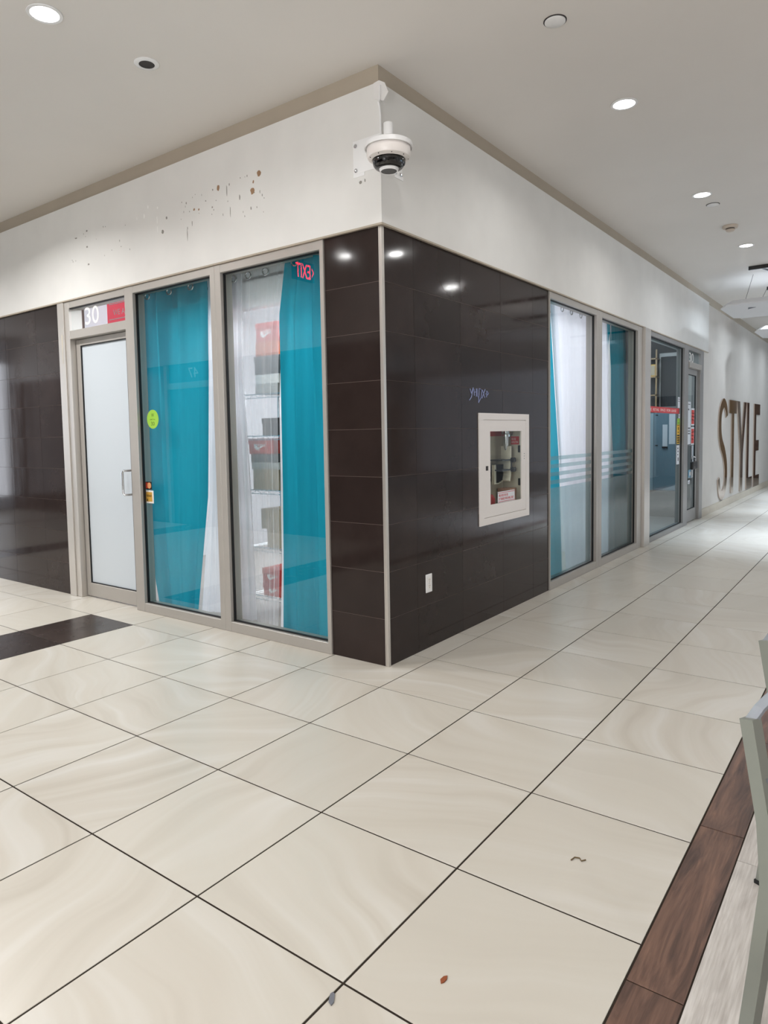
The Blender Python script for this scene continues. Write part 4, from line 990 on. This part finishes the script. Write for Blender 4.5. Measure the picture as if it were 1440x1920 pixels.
# ------------------------------------------------------------------ litter on the floor
tag(MB().prism([(-.016, 0), (-.006, .008), (.008, .006), (.016, -.001), (.004, -.006), (-.008, -.005)], 0.003, Matrix.Translation((-1.949, -1.572, 0.0008))).obj('dry_leaf', 'leafb'), 'tiny brown leaf scrap on the cream tile in front', 'leaf')
tag(MB().tube([(-1.255, -1.655, .003), (-1.235, -1.66, .004), (-1.228, -1.675, .003), (-1.24, -1.685, .003), (-1.226, -1.695, .003)], 0.0022, 6).obj('twig', 'twig', None, True), 'tiny bent twig on the cream tile near the wood border', 'twig')
tag(MB().prism([(-.02, 0), (-.008, .008), (.016, .006), (.022, 0), (.016, -.006), (-.01, -.006)], 0.003, Matrix.Translation((-2.173, -1.371, 0.0008)) @ Matrix.Rotation(.6, 4, 'Z')).obj('grey_scrap', 'greyink'), 'small grey scrap lying on a floor joint in front', 'scrap')

# ------------------------------------------------------------------ EXIT sign hanging in the left corridor (seen mirrored in the glass)
ex = empty('exit_sign', (-2.62, 3.1, 3.28), 'red lit EXIT sign hanging in the left corridor, seen mirrored in the glass', 'exit sign')
MB().box((-2.80, 3.08, 3.28), (-2.44, 3.12, 3.50), 0.004).obj('housing', 'housing', ex)
text('EXIT', RM(-2.60, 3.305, -3.079), 0.25, 0.165, 'exit', 'lettering', ex)
MB().prism([(0, .05), (.03, .0), (.04, .0), (.012, .05), (.04, .1), (.03, .1)], .002, RM(-2.785, 3.34, -3.079)).obj('arrow', 'exit', ex)
MB().tube([(-2.62, 3.1, 3.50), (-2.62, 3.1, HC)], 0.012, 8).obj('stem', 'housing', ex)

# ------------------------------------------------------------------ surroundings behind the photographer (seen in reflections, closing the space)
def wallbox(nm, a, b, mat, label): return structure(MB().box(a, b).obj(nm, mat), label, 'wall')
OX = -3.95
wallbox('wall_opposite', (OX, 0.6, 2.72), (OX - .3, 13, HC), 'soffit', 'white upper wall opposite, seen only in reflections')
wallbox('wall_opposite_tile', (OX, 0.6, 0), (OX - .3, 5.1, 2.72), 'dtile', 'dark tiled wall opposite, seen only in reflections')
wallbox('wall_opposite_end', (OX, 9.3, 0), (OX - .3, 13, 2.72), 'dtile', 'dark tiled far part of the opposite wall')
wo = empty('window_6', (OX, 5.9, 0)); structure(wo, 'shop window opposite, seen only in the reflections', 'window')
for a, b in ((5.1, 5.18), (6.2, 6.28), (7.5, 7.58), (9.22, 9.3)): MB().box((OX + .02, a, 0), (OX - .1, b, 2.72)).obj('mullion', 'alu', wo)
MB().box((OX - .04, 5.18, 0), (OX - .05, 6.2, 2.72)).obj('glass_pane', 'opp_glass', wo)
MB().box((OX - .04, 7.58, 0), (OX - .05, 9.22, 2.72)).obj('glass_pane', 'opp_glass', wo)
do = empty('door_3', (OX, 6.9, 0)); structure(do, 'dark shop door opposite with number 47, seen only mirrored', 'door')
MB().box((OX - .04, 6.28, 0), (OX - .06, 7.5, 2.30)).obj('leaf', 'dshop', do)
MB().box((OX + .015, 6.28, 2.30), (OX - .1, 7.5, 2.40)).obj('transom_bar', 'alu', do)
MB().box((OX - .03, 6.28, 2.40), (OX - .05, 7.5, 2.72)).obj('transom_pane', 'dshop', do)
LMo = Matrix(((0, 0, 1, OX - .03), (1, 0, 0, 6.85), (0, 1, 0, 2.47), (0, 0, 0, 1)))
text('47', LMo, 0.26, 0.17, 'ink', 'unit_number', do)
wallbox('wall_rear', (-6, -13, 0), (20, -12.7, HC), 'far', 'pale far wall of the food court')
for k, (x0, x1, mt) in enumerate(((-4, 0.5, 'shopdark'), (1.5, 6.5, 'timber'), (7.5, 12.5, 'shopdark'), (13.5, 18, 'timber'))):
    MB().box((x0, -12.68, 0.0), (x1, -12.3, 2.6), .02).obj('food_counter', mt, bpy.data.objects['wall_rear'])
we = wallbox('wall_east', (19.55, -4.0, 0), (19.85, 0.3, HC), 'far', 'end wall of the right corridor, seen mirrored in the letters')
for k, (a, b, mt) in enumerate(((-0.45, -0.02, 'timber'), (-1.1, -0.6, 'wood_dark'), (-1.75, -1.25, 'timber'), (-2.6, -1.9, 'shopdark'), (-3.4, -2.75, 'wood_dark'))):
    MB().box((19.5, a, 0.0), (19.548, b, 2.5), .01).obj('shop_panel', mt, we)
wallbox('wall_west', (-6, -13, 0), (-5.7, 0.6, HC), 'far', 'pale wall behind the photographer')
wallbox('wall_west_return', (-6, 0.6, 0), (OX - .3, 0.9, HC), 'far', 'short return of the wall behind the photographer')
